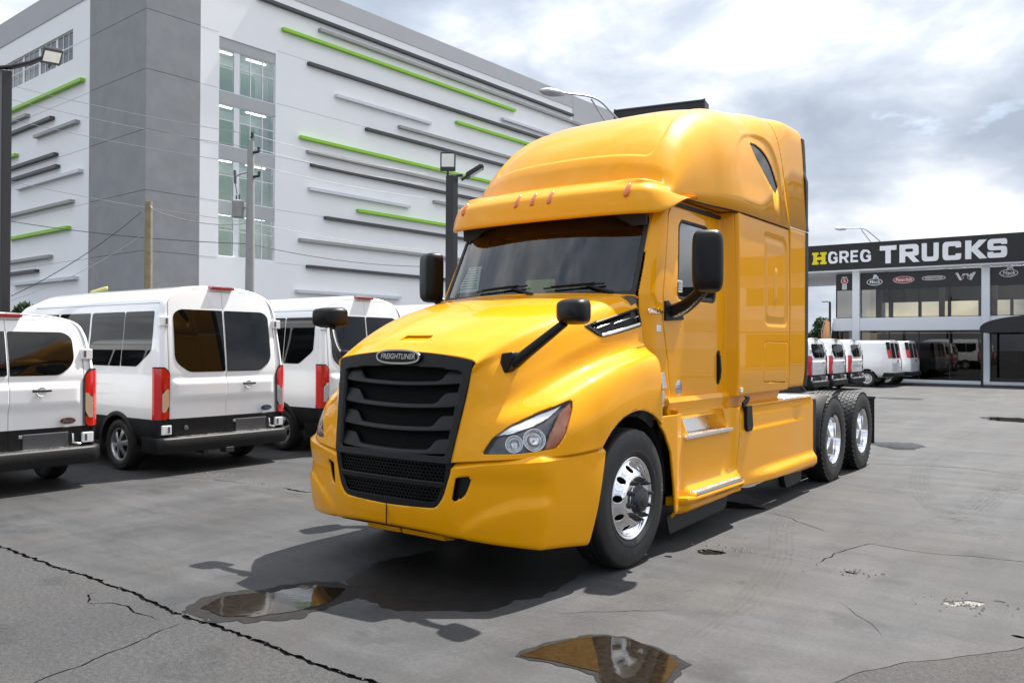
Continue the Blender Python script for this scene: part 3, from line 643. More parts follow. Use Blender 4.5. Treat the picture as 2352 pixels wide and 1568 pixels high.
# ---- side extenders behind the sleeper: the upper pair carries on the roof's section
seam = lambda V: (3.397-.27*np.clip(V[:, 2]-2.9, 0, 2)) - V[:, 1]
for s in (1, -1):
    W, G = clip(rV, rF, seam(rV)); W, G = clip(W, G, np.maximum(W[:, 1]-3.90, .62-W[:, 0]*s)); W, G = clip(W, G, 2.897-W[:, 2])
    o = mesh('side_extender', W, G, M['paint'], truck, 50, .02)
    def edge(V, zlo, zhi, o):
        secs = []
        for z in np.linspace(zlo, zhi, 14):
            sel = V[(abs(V[:, 1]-3.89) < .03) & (V[:, 0]*s > 0)]
            near = sel[abs(sel[:, 2]-z) < .05]; x = float((near[:, 0]*s).max()) if len(near) else 1.21
            secs.append([(s*(x+a), 3.902+b, z) for a, b in ((.003, -.004), (.005, .05), (-.002, .098), (-.024, .102), (-.03, 0))])
        MB().loft(secs).build('rubber_edge', M['rubber'], o, 50)
    edge(W, 2.90, 3.93, o)
    def fE(Y, Z): return np.stack([s*(1.202 + .012*(Y-3.41)/.5 - .02*np.clip((1.5-Z)/.3, 0, 1)**2), Y, Z], -1)
    V, F = surf(fE, (3.415, 3.90), (1.19, 2.885), 16, 40); V, F = clip(V, F, V[:, 1]*0-1); o = mesh('side_extender', V, orient(V, F, (s, 0, 0)), M['paint'], truck, 50, .02)
    edge(V, 1.19, 2.885, o)
W, G = clip(rV, rF, seam(rV)); W, G = clip(W, G, np.maximum(W[:, 1]-3.45, abs(W[:, 0])-.63)); mesh('roof_rear_fairing', W, G, M['paint'], truck, 50, .02)

# ---- chassis skirts and steps
def skirt_front(s):
    # outer skin, X as a function of (y, z)
    def fX(Y, Z):
        x = 1.165 + 0*Y
        x = x + .035*sstep(.86, .70, Y)                                     # flange beside the wheel
        x = x - .055*sstep(.72, .80, Z)*sstep(.80, .92, Y)*0
        x = x + .05*sstep(.52, .40, Z)*sstep(.80, .95, Y) + .022*sstep(1.86, 2.0, Y)
        x = x - .04*sstep(.30, .24, Z)
        return np.stack([x, Y, Z], -1)
    V, F = surf(fX, (.34, 2.06), (.22, 1.10), 120, 80); F = orient(V, F, (1, 0, 0))
    out = [(.36,1.075),(.80,1.07),(2.060,1.055),(2.050,.80),(1.960,.46),(1.985,.40),(1.965,.30),(.69,.245),(.66,.5),(.60,.78),(.50,.93),(.42,1.0)]
    V, F = clip(V, F, sd(out, V[:, [1, 2]]))
    rec = rp([(.80,1.12),(1.68,1.12),(1.80,.885),(.98,.885)], [0,0,.03,.03]); V, F = clip(V, F, -sd(rec, V[:, [1, 2]]))
    sk = mesh('step_skirt', mirX(V, s), F if s > 0 else F[:, ::-1], M['paint'], truck, 50, .02)
    # upper step: back plate, tread
    MB().loft([[(s*1.03, .78, 1.055), (s*1.03, 1.60, 1.05), (s*1.015, 1.60, 1.05), (s*1.015, .78, 1.055)], [(s*1.055, .90, .89), (s*1.055, 1.72, .885), (s*1.03, 1.72, .885), (s*1.03, .90, .89)]]).build('step_back_plate', M['alu'], sk, 30)
    MB().loft([[(s*1.17, y, .868), (s*1.05, y, .868), (s*1.05, y, 1.10), (s*1.17, y+dd, 1.10)] for y, dd in ((.80, 0), (.79, 0))]).build('step_side', M['paint'], sk, 30)
    MB().loft([[(s*1.168, 1.665, 1.065), (s*1.02, 1.595, 1.065), (s*1.01, 1.60, 1.065), (s*1.15, 1.68, 1.065)], [(s*1.168, 1.81, .87), (s*1.05, 1.715, .87), (s*1.04, 1.72, .87), (s*1.15, 1.82, .87)]]).build('step_side', M['paint'], sk, 30)
    def tread(x0, x1, y0, y1, z, name):
        mb = MB(); mb.span((s*x0, y0, z-.03), (s*x1, y1, z-.006)); b = mb.build(name, M['alu'], sk, 0, .004)
        tb = MB()
        for i in range(int((x1-x0-.02)/.022)):
            for k in range(int((y1-y0-.02)/.026)):
                x = x0+.018+i*.022; y = y0+.018+k*.026; tb.box((s*x, y, z-.003), (.012, .018, .010))
        tb.build('tread_studs', M['alu'], b, 0, fix=False, kind='stuff')
        MB().box((s*(x1+.004), (y0+y1)/2, z-.012), (.012, y1-y0, .028)).build('tread_edge', M['chrome'], b, 0, .003)
        return b
    tread(1.04, 1.195, .90, 1.86, .885, 'upper_step')
    t2 = tread(1.12, 1.265, .92, 1.94, .43, 'lower_step')
    MB().loft([[(s*a, y, z) for a, z in ((1.08, .40), (w, .40), (w+.006, .375), (w-.03, .335), (1.08, .325))] for y, w in ((.74, 1.16), (.80, 1.245), (.92, 1.275), (1.94, 1.275), (2.03, 1.24), (2.08, 1.16))]).build('step_ledge', M['paint'], sk, 40, .006)
    MB().prism(rp([(.70,.26),(1.99,.30),(1.93,.145),(1.86,.125),(.76,.095)], .03), s*1.09, s*1.11, 'X').build('rubber_flap', M['rubber'], sk, 30, .004)
    MB().span((s*.55, .80, .30), (s*.99, 2.05, 1.0)).build('battery_box', M['well'], sk, 0)
def skirt_rear(s):
    def fX(Y, Z): return np.stack([1.182 + .010*sstep(.845, .825, Z)*sstep(4.1, 3.4, Y) + .045*sstep(.45, .36, Z)*sstep(2.1, 3.0, Y) - .018*sstep(.97, 1.06, Z) - .03*sstep(.31, .26, Z)+ 0*Y, Y, Z], -1)
    V, F = surf(fX, (1.88, 4.32), (.20, 1.08), 100, 60); F = orient(V, F, (1, 0, 0))
    V, F = clip(V, F, sd([(2.065,1.055),(4.28,1.05),(4.285,.262),(3.9,.262),(3.4,.285),(2.7,.300),(1.975,.315),(1.965,.46),(2.055,.80)], V[:, [1, 2]]))
    o = mesh('rear_skirt', mirX(V, s), F if s > 0 else F[:, ::-1], M['paint'], truck, 50, .02)
    MB().span((s*1.15, 2.07, 1.052), (s*1.185, 4.27, 1.062)).build('skirt_top', M['paint'], o, 0)
    mb = MB(); mb.prism(rp([(2.165,1.06),(2.30,1.065),(2.335,.86),(2.31,.82),(2.20,.82),(2.175,.86)], .02), s*1.18, s*1.215, 'X'); a = mb.build('latch', M['black'], o, 30, .006)
    MB().loft([[(s*(1.205+d), y, z), (s*(1.225+d), y, z), (s*(1.225+d), y+w, z), (s*(1.205+d), y+w, z)] for y, w, z, d in ((2.10,.03,1.05,-.02),(2.08,.14,1.10,-.01),(2.15,.07,1.135,0.),(2.12,.10,1.16,-.01))]).build('latch_hook', M['black'], a, 40, .004)
    MB().prism(rp([(3.50,.28),(4.16,.28),(4.12,.10),(3.62,.085)], .05), s*1.03, s*1.10, 'X').build('rear_rubber_flap', M['rubber'], o, 30, .004)
    MB().lathe([(.001, -1.0), (.30, -1.0), (.31, -.98), (.31, .98), (.30, 1.0), (.001, 1.0)], 30, 'Y', (s*.80, 3.15, .66)).build('fuel_tank', M['alu'], o, 40)
for s in (1, -1):
    skirt_front(s); skirt_rear(s)
    # body between sleeper and skirt
    MB().loft([[(s*1.125, y, 1.02), (s*1.10, y, 1.09), (s*1.125, y, 1.16), (s*1.11, y, 1.20), (s*.9, y, 1.20), (s*.9, y, 1.02)] for y in (.72, 2.0, 3.33)]).build('body_sill', M['paint'], truck, 40)

# ---- frame, deck, rear fenders, mud flaps
for s in (1, -1): MB().span((s*.38, .9, .72), (s*.47, 7.25, .98)).build('frame_rail', M['steel'], truck, 0, .006)
MB().span((-.45, 7.20, .74), (.45, 7.26, .96)).build('end_beam', M['steel'], truck, 0, .006)
MB().span((-.72, 3.55, 1.03), (1.10, 4.42, 1.065)).build('deck_plate', M['alu'], truck, 0, .01)
MB().loft([[(s_, y, z) for s_ in (-.45, .45)] + [(s_, y, z-.03) for s_ in (.45, -.45)] for y, z in ((5.2,1.10),(5.5,1.18),(6.0,1.18),(6.4,1.02))]).build('fifth_wheel', M['steel'], truck, 30, .01)
for s in (1, -1):
    secs = []
    for a in np.linspace(math.radians(188), math.radians(112), 16):
        secs.append([(s*x, 5.05+.57*math.cos(a)+dy, .51+.57*math.sin(a)) for x, dy in ((1.20, 0), (.62, 0))])
    MB().loft(secs, closed=False, caps=False).build('quarter_fender', M['rubber'], truck, 60, solid=.02, fix=False)
    MB().span((s*.62, 4.30, .30), (s*1.17, 4.46, 1.03)).build('fender_guard', M['rubber'], truck, 0, .02)
    MB().span((s*.60, 6.97, .28), (s*1.21, 6.985, .93)).build('mud_flap', M['rubber'], truck, 0)
    MB().span((s*.45, 6.96, .90), (s*1.22, 7.00, .935)).build('flap_hanger', M['steel'], truck, 0)
ax_ = MB()
for y in (0, 5.05, 6.37): ax_.tube([(-.85, y, .5), (.85, y, .5)], .08, 12)
ax_.build('axle', M['steel'], truck, 50)

# ---- wheels
TR = .508
def tyre_profile(w, R=TR):
    # (radius, axial) from inner bead over the tread to the outer bead; outer face at +w/2
    h = w/2
    return [(.295,-h*.72),(.31,-h*.86),(.36,-h*.98),(.42,-h*1.0),(.465,-h*.95),(.490,-h*.88),(R-.006,-h*.80),(R,-h*.60),(R,-h*.44),(R-.011,-h*.425),(R-.011,-h*.375),(R,-h*.36),(R+.001,-h*.12),(R-.011,-h*.10),(R-.011,h*.10),(R+.001,h*.12),(R,h*.36),(R-.011,h*.375),(R-.011,h*.425),(R,h*.44),(R,h*.60),(R-.006,h*.80),(.493,h*.87),(.478,h*.925),(.468,h*.945),(.465,h*.955),(.440,h*.99),(.435,h*1.0),(.40,h*1.005),(.365,h*.985),(.345,h*.965),(.341,h*.975),(.325,h*.93),(.310,h*.86),(.297,h*.74)]
def steer_wheel():
    # rim and convex disc with hand holes, axial coordinate 0 at the outer lip
    prof = [(.262,-.20),(.268,-.10),(.272,-.06),(.284,-.03),(.296,-.012),(.301,-.002),(.300,.003),(.292,.004),(.283,-.006),(.276,-.028),(.268,-.032),(.245,-.020),(.205,.022),(.180,.040),(.160,.046),(.118,.046),(.112,.050)]
    mb = MB(); mb.lathe(prof, 160, 'X'); V = np.array(mb.V); F = np.array([[f[0], f[1], f[2]] for f in mb.F] + [[f[0], f[2], f[3]] for f in mb.F])
    # refine the disc before cutting holes
    p2 = cr_line(np.array(prof), 120); mb = MB(); mb.lathe([tuple(p) for p in p2], 200, 'X'); V = np.array(mb.V); F = np.array([[f[0], f[1], f[2]] for f in mb.F] + [[f[0], f[2], f[3]] for f in mb.F])
    for k in range(10):
        a = 2*math.pi*(k+.5)/10; c = np.array([.222*math.cos(a), .222*math.sin(a)]); d = np.hypot(V[:, 1]-c[0], V[:, 2]-c[1])
        V, F = clip(V, F, np.where(V[:, 0] > -.05, .026-d, -1))
    w = mesh('wheel', V, F, M['chrome'], truck, 60, .010, out=(1, 0, 0))
    MB().lathe(tyre_profile(.29), 96, 'X', (-.122, 0, 0)).build('tyre', M['tyre'], w, 40)
    hb = MB(); hb.lathe([(.112,.044),(.106,.056),(.096,.060),(.088,.078),(.082,.092),(.066,.100),(.052,.102),(.046,.112),(.028,.117),(.001,.118)], 40, 'X'); hb.build('hub', M['steel'], w, 40)
    MB().lathe([(.262,-.13),(.001,-.12)], 24, 'X').build('brake_drum', M['well'], w, 0)
    for k in range(10):
        a = 2*math.pi*k/10; c = (.058, .1425*math.cos(a), .1425*math.sin(a))
        MB().lathe([(.021,-.012),(.021,.002),(.0165,.004),(.0165,.020),(.011,.022),(.010,.040),(.001,.041)], 8, 'X', c).build('lug_nut', M['steel'], w, 30)
    return w
w0 = steer_wheel(); w0.location = (1.178, 0, .505); w0.rotation_euler = (math.radians(12), 0, 0)
w1 = dup(w0, truck); w1.location = (-1.178, 0, .505); w1.rotation_euler = (0, 0, math.pi)
def drive_wheel():
    prof = [(.262,-.24),(.27,-.06),(.284,-.03),(.296,-.012),(.301,-.002),(.300,.003),(.292,.004),(.284,-.006),(.276,-.03),(.270,-.07),(.262,-.13),(.250,-.155),(.215,-.165),(.17,-.165),(.118,-.165),(.112,-.15)]
    w = MB().lathe(prof, 72, 'X').build('wheel', M['chrome'], truck, 50, fix=True)
    MB().lathe(tyre_profile(.275), 80, 'X', (-.118, 0, 0)).build('tyre', M['tyre'], w, 40)
    MB().lathe(tyre_profile(.275), 64, 'X', (-.118-.335, 0, 0)).build('inner_tyre', M['tyre'], w, 40)
    tb = MB(); nb = 46
    for off in (0, -.335):
        for row, yc in enumerate((-.105, -.054, 0, .054, .105)):
            for k in range(nb):
                a = 2*math.pi*(k + .5*(row % 2))/nb; R = TR+.010; hw = .024
                P = []
                for rr in (TR-.012, R):
                    for (du, dx) in ((-.50,-.5),(0,-1.0),(.50,-.5),(.50,.5),(0,1.0),(-.50,.5)):
                        aa = a + du*.80*2*math.pi/nb; P.append((-.118+off+yc+dx*hw, rr*math.cos(aa), rr*math.sin(aa)))
                tb.add(P, [[6,7,8,9,10,11]] + [[i, (i+1) % 6, 6+(i+1) % 6, 6+i] for i in range(6)])
    tb.build('tread_blocks', M['tyre'], w, 0, kind='stuff')
    MB().lathe([(.118,-.165),(.110,-.12),(.095,-.105),(.07,-.085),(.03,-.08),(.001,-.079)], 36, 'X').build('hub', M['steel'], w, 40)
    for k in range(10):
        a = 2*math.pi*k/10; MB().lathe([(.021,-.165),(.0165,-.150),(.0165,-.13),(.001,-.128)], 8, 'X', (0, .1425*math.cos(a), .1425*math.sin(a))).build('lug_nut', M['chrome'], w, 30)
    return w
d0 = drive_wheel(); d0.location = (1.195, 5.05, .505)
for x, y in ((1.195, 6.37), (-1.195, 5.05), (-1.195, 6.37)):
    d = dup(d0, truck); d.location = (x, y, .505); d.rotation_euler = (random.random()*0.3, 0, 0 if x > 0 else math.pi)

# ---- mirrors
def rounded_loft(secs, m, name, parent, n=24, p=4.):
    """secs: (centre, half-width vector, half-height vector)"""
    R = []
    for c, a, b in secs:
        c, a, b = Vector(c), Vector(a), Vector(b)
        R.append([tuple(c + a*math.copysign(abs(math.cos(t))**(2/p), math.cos(t)) + b*math.copysign(abs(math.sin(t))**(2/p), math.sin(t))) for t in np.linspace(0, 2*math.pi, n, endpoint=False)])
    return MB().loft(R).build(name, m, parent, 60)
for s in (1, -1):
    # door mirror: tall housing facing forward, glass behind
    a = Vector((s*.112, .045, 0)); f = Vector((s*.045, -.112, 0)).normalized()
    c0 = Vector((s*1.455, .70, 2.285)); hs = Vector((0, 0, .245))
    hm = rounded_loft([(c0 - f*.085, a*.97, hs*.97), (c0 - f*.07, a*1.0, hs*1.0), (c0, a*1.0, hs*1.0), (c0 + f*.045, a*.95, hs*.965), (c0 + f*.075, a*.80, hs*.86), (c0 + f*.085, a*.55, hs*.66)], M['black'], 'door_mirror', truck, 32, 5.)
    rounded_loft([(c0 - f*.0855, a*.88, hs*.90), (c0 - f*.088, a*.87, hs*.89)], M['chrome'], 'mirror_glass', hm, 24, 6.)
    arm = [(s*1.09, .86, 1.90), (s*1.20, .85, 1.945), (s*1.33, .79, 2.02), (s*1.44, .73, 2.10)]
    secs = []
    for p, (w, h) in zip(cr_line(np.array(arm), 12), np.linspace((.085, .055), (.05, .045), 12)): secs.append((tuple(p), (0, w, 0), (-s*h*.35, 0, h)))
    rounded_loft(secs, M['black'], 'mirror_arm', hm, 16, 2.6)
    MB().prism(rp([(.69,1.985),(.74,1.99),(.80,1.955),(.97,1.955),(1.035,1.84),(.69,1.822)], .012), s*1.075, s*1.105, 'X').build('mirror_foot', M['black'], hm, 30, .006)
    # hood mirror
    a = Vector((s*.128, -.02, 0)); f = Vector((s*.02, -.128, 0)).normalized(); c0 = Vector((s*1.185, -.83, 1.84)); hs = Vector((0, 0, .085))
    hm = rounded_loft([(c0 - f*.07, a*.93, hs*.93), (c0 - f*.055, a, hs), (c0 + f*.01, a*.97, hs*.97), (c0 + f*.06, a*.85, hs*.86), (c0 + f*.085, a*.6, hs*.62)], M['black'], 'hood_mirror', truck, 28, 4.2)
    arm = [(s*1.13, -.84, 1.765), (s*1.05, -.90, 1.685), (s*.93, -.965, 1.575), (s*.835, -.985, 1.50)]
    secs = [(tuple(p), (s*.012*math.sin(k), .030, 0), (-s*.012, 0, .022+.012*k)) for k, p in zip(np.linspace(0, 1, 10), cr_line(np.array(arm), 10))]
    rounded_loft(secs, M['black'], 'mirror_arm', hm, 14, 3.)
    MB().loft([[(s*(.745+dx), y, z) for dx, z in ((-.03, 1.42), (.055, 1.44), (.10, 1.53), (.09, 1.575), (.0, 1.565))] for y in (-1.02, -.95)] + [[(s*(.75+dx), -.88, z) for dx, z in ((-.03, 1.46), (.045, 1.47), (.07, 1.53), (.06, 1.56), (.0, 1.55))]]).build('mirror_foot', M['black'], hm, 40, .01)
# shallow scoop in the hood nose
W, G = clip(hoodV, orient(hoodV, hoodF, HX), np.where(hoodV[:, 2] > 1.5, sd(scoopP, hoodV[:, :2])-.006, 1.)); W = W - np.column_stack([0*W[:, 0], 0*W[:, 0], .004+.014*sstep(-1.10, -1.01, W[:, 1])]); sym('nose_scoop', W, G, M['paint'], hood)
# ------------------------------------------------------------------ ground
def ground_mat(name, base, rough, speck=.25, streak=.14, blotch=.18, scale=1., bump=.35, warm=.0):
    m = bpy.data.materials.new(name); m.use_nodes = True; nt = m.node_tree; b = nt.nodes['Principled BSDF']; N = nt.nodes.new; L = nt.links.new
    tc = N('ShaderNodeTexCoord')
    def nz(sc, det, ro, stretch=None, rot=0.):
        mp = N('ShaderNodeMapping'); L(tc.outputs['Object'], mp.inputs[0])
        if stretch: mp.inputs['Scale'].default_value = stretch
        mp.inputs['Rotation'].default_value = (0, 0, rot)
        n = N('ShaderNodeTexNoise'); n.inputs['Scale'].default_value = sc; n.inputs['Detail'].default_value = det; n.inputs['Roughness'].default_value = ro; L(mp.outputs[0], n.inputs[0]); return n.outputs[0]
    def rng_(v, a, b_, c, d):
        r = N('ShaderNodeMapRange'); r.inputs[1].default_value = a; r.inputs[2].default_value = b_; r.inputs[3].default_value = c; r.inputs[4].default_value = d; L(v, r.inputs[0]); return r.outputs[0]
    def mul(a, b_):
        k = N('ShaderNodeMath'); k.operation = 'MULTIPLY'; L(a, k.inputs[0]); L(b_, k.inputs[1]); return k.outputs[0]
    v = rng_(nz(.55*scale, 7, .6), .3, .7, 1-blotch, 1+blotch)
    v = mul(v, rng_(nz(3.2, 6, .65, (.22, 1, 1), .12), .3, .7, 1-streak, 1+streak))
    v = mul(v, rng_(nz(2.2, 5, .6, (1, .12, 1), -.25), .32, .68, 1-streak*.7, 1+streak*.7))
    v = mul(v, rng_(nz(170, 3, .7), .3, .7, 1-speck, 1+speck))
    v = mul(v, rng_(nz(38, 4, .7), .3, .7, 1-speck*.5, 1+speck*.5))
    # darker oily spots
    sp = N('ShaderNodeValToRGB'); L(nz(1.7, 8, .62), sp.inputs[0]); sp.color_ramp.elements[0].position = .37; sp.color_ramp.elements[0].color = (.76, .76, .76, 1); sp.color_ramp.elements[1].position = .44; sp.color_ramp.elements[1].color = (1, 1, 1, 1)
    v = mul(v, sp.outputs[0])
    mx = N('ShaderNodeMix'); mx.data_type = 'RGBA'; mx.inputs['A'].default_value = (*[c for c in base], 1); mx.inputs['B'].default_value = (base[0]*1.06, base[1]*1.0, base[2]*.93, 1)
    L(rng_(nz(.8, 4, .5), .4, .65, 0, 1), mx.inputs['Factor'])
    sc_ = N('ShaderNodeVectorMath'); sc_.operation = 'SCALE'; L(mx.outputs['Result'], sc_.inputs[0]); L(v, sc_.inputs['Scale']); L(sc_.outputs[0], b.inputs['Base Color'])
    L(rng_(nz(1.1, 5, .6), .3, .7, rough-.12, rough+.10), b.inputs['Roughness']); _inp(b, 'Specular IOR Level', .35)
    bp = N('ShaderNodeBump'); bp.inputs['Strength'].default_value = bump; bp.inputs['Distance'].default_value = .006
    ad = N('ShaderNodeMath'); ad.operation = 'ADD'; L(nz(140, 4, .7), ad.inputs[0]); L(nz(9, 5, .6), ad.inputs[1]); L(ad.outputs[0], bp.inputs['Height']); L(bp.outputs[0], b.inputs['Normal'])
    return m
M['pave'] = ground_mat('worn_pavement', (.0485, .0492, .0515), .70, .40, .26, .28, bump=.45)
M['patch'] = ground_mat('coarse_asphalt', (.052, .0525, .0545), .85, .85, .08, .2, bump=1.)
M['crack'] = mat('crack_dirt', (.035, .034, .032), .95, var=.4, vscale=30, bump=.8, bscale=60)
M['rubble'] = mat('broken_concrete', (.26, .25, .225), .95, var=.35, vscale=50, bump=1., bscale=60)
M['grit'] = mat('loose_grit', (.13, .125, .115), .95)
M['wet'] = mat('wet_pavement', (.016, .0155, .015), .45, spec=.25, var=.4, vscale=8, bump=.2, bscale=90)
M['damp'] = mat('damp_pavement', (.020, .0195, .019), .75, spec=.12, var=.35, vscale=14, bump=.5, bscale=140)
M['water'] = mat('puddle_water', (.016, .012, .008), .05, spec=.5, bump=.03, bscale=14, var=.6, vscale=30)
def jag(line, amp, step, seed):
    r = np.random.default_rng(seed); P = np.array(line, float); out = []
    for a, b in zip(P[:-1], P[1:]):
        n = max(1, int(np.hypot(*(b-a))/step))
        for k in range(n): out.append(a + (b-a)*k/n)
    out.append(P[-1]); out = np.array(out); d = np.gradient(out, axis=0); d /= np.maximum(np.hypot(*d.T)[:, None], 1e-9); nrm = np.stack([-d[:, 1], d[:, 0]], 1)
    w = np.convolve(r.normal(0, 1, len(out)+8), np.ones(3)/3, 'same')[4:-4]; return out + nrm*(w*amp)[:, None], nrm
def crack_poly(line, width, amp, seed, step=.035):
    c, nrm = jag(line, amp, step, seed); r = np.random.default_rng(seed+99); n = len(c)
    taper = np.minimum(1, np.minimum(np.arange(n), n-1-np.arange(n))/6.+.12)
    wl = width*(.35+r.random(n)*.9)*taper; wr = width*(.35+r.random(n)*.9)*taper
    return [tuple(p) for p in c + nrm*wl[:, None]], [tuple(p) for p in c - nrm*wr[:, None]]
def blob(cx, cy, rx, ry, seed, n=36, rough=.18, rot=0.):
    r = np.random.default_rng(seed); ph = r.random(6)*6.28; P = []
    for t in np.linspace(0, 2*math.pi, n, endpoint=False):
        k = 1 + rough*(.6*math.sin(2*t+ph[0])+.5*math.sin(3*t+ph[1])+.35*math.sin(5*t+ph[2])+.3*math.sin(9*t+ph[3])+.2*math.sin(14*t+ph[4])); x, y = rx*k*math.cos(t), ry*k*math.sin(t)
        P.append((cx+x*math.cos(rot)-y*math.sin(rot), cy+x*math.sin(rot)+y*math.cos(rot)))
    return P
CR = [((-3.11,-2.53),(-2.73,-2.54),(-2.41,-2.54),(-1.98,-2.55),(-1.69,-2.54),(-1.41,-2.56),(-1.17,-2.54),(-.79,-2.58),(-.51,-2.6),(-.32,-2.61),(-.17,-2.59),(.1,-2.6),(.31,-2.61),(.54,-2.62),(.79,-2.64),(.99,-2.63),(1.17,-2.62),(1.9,-2.66),(2.6,-2.70))]
main_line = [(-40,-2.45),(-6,-2.50)] + list(CR[0]) + [(6,-2.8),(40,-3.2)]
mu, ml = crack_poly(main_line[1:-1], .019, .013, 3, .025)
minor = [([(-.3,-2.66),(-.27,-2.86),(-.19,-3.05),(-.17,-3.2),(-.1,-3.35),(-.09,-3.5),(-.02,-3.75),(.05,-4.1)], .006, 11), ([(-1.3,-2.62),(-1.27,-2.74),(-1.1,-2.83),(-.99,-2.75),(-.84,-2.72),(-.7,-2.75),(-.55,-2.73),(-.46,-2.74)], .008, 12)]
minorN = [([(2.22,.93),(2.25,1.28),(2.3,1.59),(2.39,1.87),(2.59,1.82),(2.8,1.8),(3.1,1.9),(3.46,1.97),(4.4,2.2)], .008, 21), ([(1.24,2.65),(1.54,2.46),(1.76,2.27),(1.99,2.07)], .007, 22), ([(1.16,6.86),(1.69,7.14),(2.34,7.27),(3.01,6.94),(4.2,6.7)], .012, 23), ([(3.29,-.19),(3.36,-.22),(3.43,-.24)], .006, 24), ([(1.35,-1.22),(1.44,-1.12),(1.61,-.96),(1.85,-.73)], .005, 25), ([(-5.6,.10),(-4.9,.42),(-4.6,.48),(-4.0,.55)], .008, 26), ([(-3.6,.60),(-3.25,.585),(-3.0,.62)], .028, 27), ([(1.3,.8),(1.7,.95),(2.22,.93)], .003, 28), ([(2.6,.1),(2.9,-.25),(3.0,-.5)], .003, 29)]
holesN = [blob(1.45,.78,.11,.085,31), blob(1.25,.45,.03,.025,32), blob(2.50,.84,.045,.035,33), blob(3.27,.52,.13,.065,34,rot=.6), blob(3.44,.70,.03,.02,35), blob(-5.02,.70,.05,.03,36), blob(-4.0,.60,.05,.03,37), blob(3.62,.02,.05,.02,38)]
patch_line, _ = jag([(2.55,-2.6),(2.97,-1.28),(3.05,-1.03),(3.18,-.8),(3.35,-.6),(3.52,-.35),(3.59,-.26),(3.72,-.02),(4.6,1.0),(9,4.2),(40,24)], .008, .05, 41)
def cdt(polys, holes=(), grid=None):
    V = []; E = []; pts = []
    for P in list(polys)+list(holes):
        n = len(V); V += [Vector(p) for p in P]; E += [(n+i, n+(i+1) % len(P)) for i in range(len(P))]
    r = delaunay_2d_cdt(V, E, [], 1, 1e-6); vo = np.array([tuple(v) for v in r[0]]); F = np.array([list(f) for f in r[2] if len(f) == 3])
    c = vo[F].mean(1)
    ok = sd(polys[0], c) < 0
    for h in holes: ok &= sd(h, c) > 0
    return np.column_stack([vo, np.zeros(len(vo))]), F[ok]
BIG = 700.
south = [(-BIG,-BIG),(BIG,-BIG),(BIG,-60),(40,-3.2)] + [tuple(p) for p in ml[::-1]] + [(-40,-2.46),(-BIG,-2.46)]
hS = [a + b[::-1] for a, b in (crack_poly(l, w, .012, sd_) for l, w, sd_ in minor)]
# east patch polygon lies between its edge line and the camera side
east = [tuple(p) for p in patch_line] + [(BIG, 24.), (BIG, -59.9), (40.0, -3.19)] 
k_ = [p for p in mu if p[0] > 2.56]
east = [tuple(p) for p in patch_line] + [(BIG, 30.), (BIG, -59.9), (40.0, -3.17)] + [tuple(p) for p in k_[::-1]]
north = [(-BIG,-2.44),(-40,-2.44)] + [p for p in mu if p[0] <= 2.54] + [tuple(p) for p in patch_line + np.array([-.004, .004])] + [(BIG, 30.01), (BIG, BIG), (-BIG, BIG)]
hN = [a + b[::-1] for a, b in (crack_poly(l, w, .012, sd_) for l, w, sd_ in minorN)] + holesN
V, F = cdt([north], hN); pave = struct(mesh('pavement', V, F, M['pave'], None, 0, out=(0, 0, 1)))
V, F = cdt([south], hS); struct(mesh('asphalt_apron', V, F, M['patch'], None, 0, out=(0, 0, 1)))
V, F = cdt([east]); struct(mesh('asphalt_patch', V, F, M['patch'], None, 0, out=(0, 0, 1)))
struct(mesh('ground_base', [(-BIG,-BIG,-.022),(BIG,-BIG,-.022),(BIG,BIG,-.022),(-BIG,BIG,-.022)], [[0,1,2,3]], M['crack'], None, 0))
for h in (holesN[3], holesN[4], holesN[5], holesN[6]):
    q = np.array(h); c = q.mean(0); V = np.vstack([np.column_stack([c+(q-c)*k, np.full(len(q), z)]) for k, z in ((1.02, -.003), (.8, -.012), (.4, -.016))]); n = len(q)
    F = [[i, (i+1) % n, n+(i+1) % n, n+i] for i in range(n)] + [[n+i, n+(i+1) % n, 2*n+(i+1) % n, 2*n+i] for i in range(n)] + [[2*n+i for i in range(n)]]
    mesh('pothole_rubble', V, F, M['rubble'], pave, 60)
for sd0, (cx, cy, w) in enumerate(((3.30,.47,.22), (2.52,.86,.18), (-5.0,.70,.2), (-4.0,.6,.25), (1.6,1.0,.3))):
    r_ = np.random.default_rng(60+sd0); mb = MB()
    for k in range(90):
        a, d = r_.random()*6.28, abs(r_.normal(0, w)); s_ = .003+r_.random()**3*.012; x, y = cx+d*math.cos(a), cy+d*math.sin(a)*.7
        mb.add([(x-s_, y-s_*.7, 0), (x+s_*.8, y-s_, 0), (x+s_, y+s_*.8, 0), (x-s_*.6, y+s_, 0), (x, y, s_*1.1)], [[0,1,4],[1,2,4],[2,3,4],[3,0,4]])
    mb.build('loose_grit', M['grit'], pave, 0, fix=False, kind='stuff')
r_ = np.random.default_rng(77); mb = MB(); ctr = np.array(mu)
for k in range(420):
    p_ = ctr[r_.integers(20, len(ctr))]; x, y = p_[0]+r_.normal(0, .02), p_[1]+abs(r_.normal(0, .035))-.02; s_ = .0015+r_.random()**3*.007
    mb.add([(x-s_, y-s_*.7, 0), (x+s_*.8, y-s_, 0), (x+s_, y+s_*.8, 0), (x-s_*.6, y+s_, 0), (x, y, s_*1.1)], [[0,1,4],[1,2,4],[2,3,4],[3,0,4]])
mb.build('crack_crumbs', mat('crumb_grey', (.11,.105,.10), .95), pave, 0, fix=False, kind='stuff')
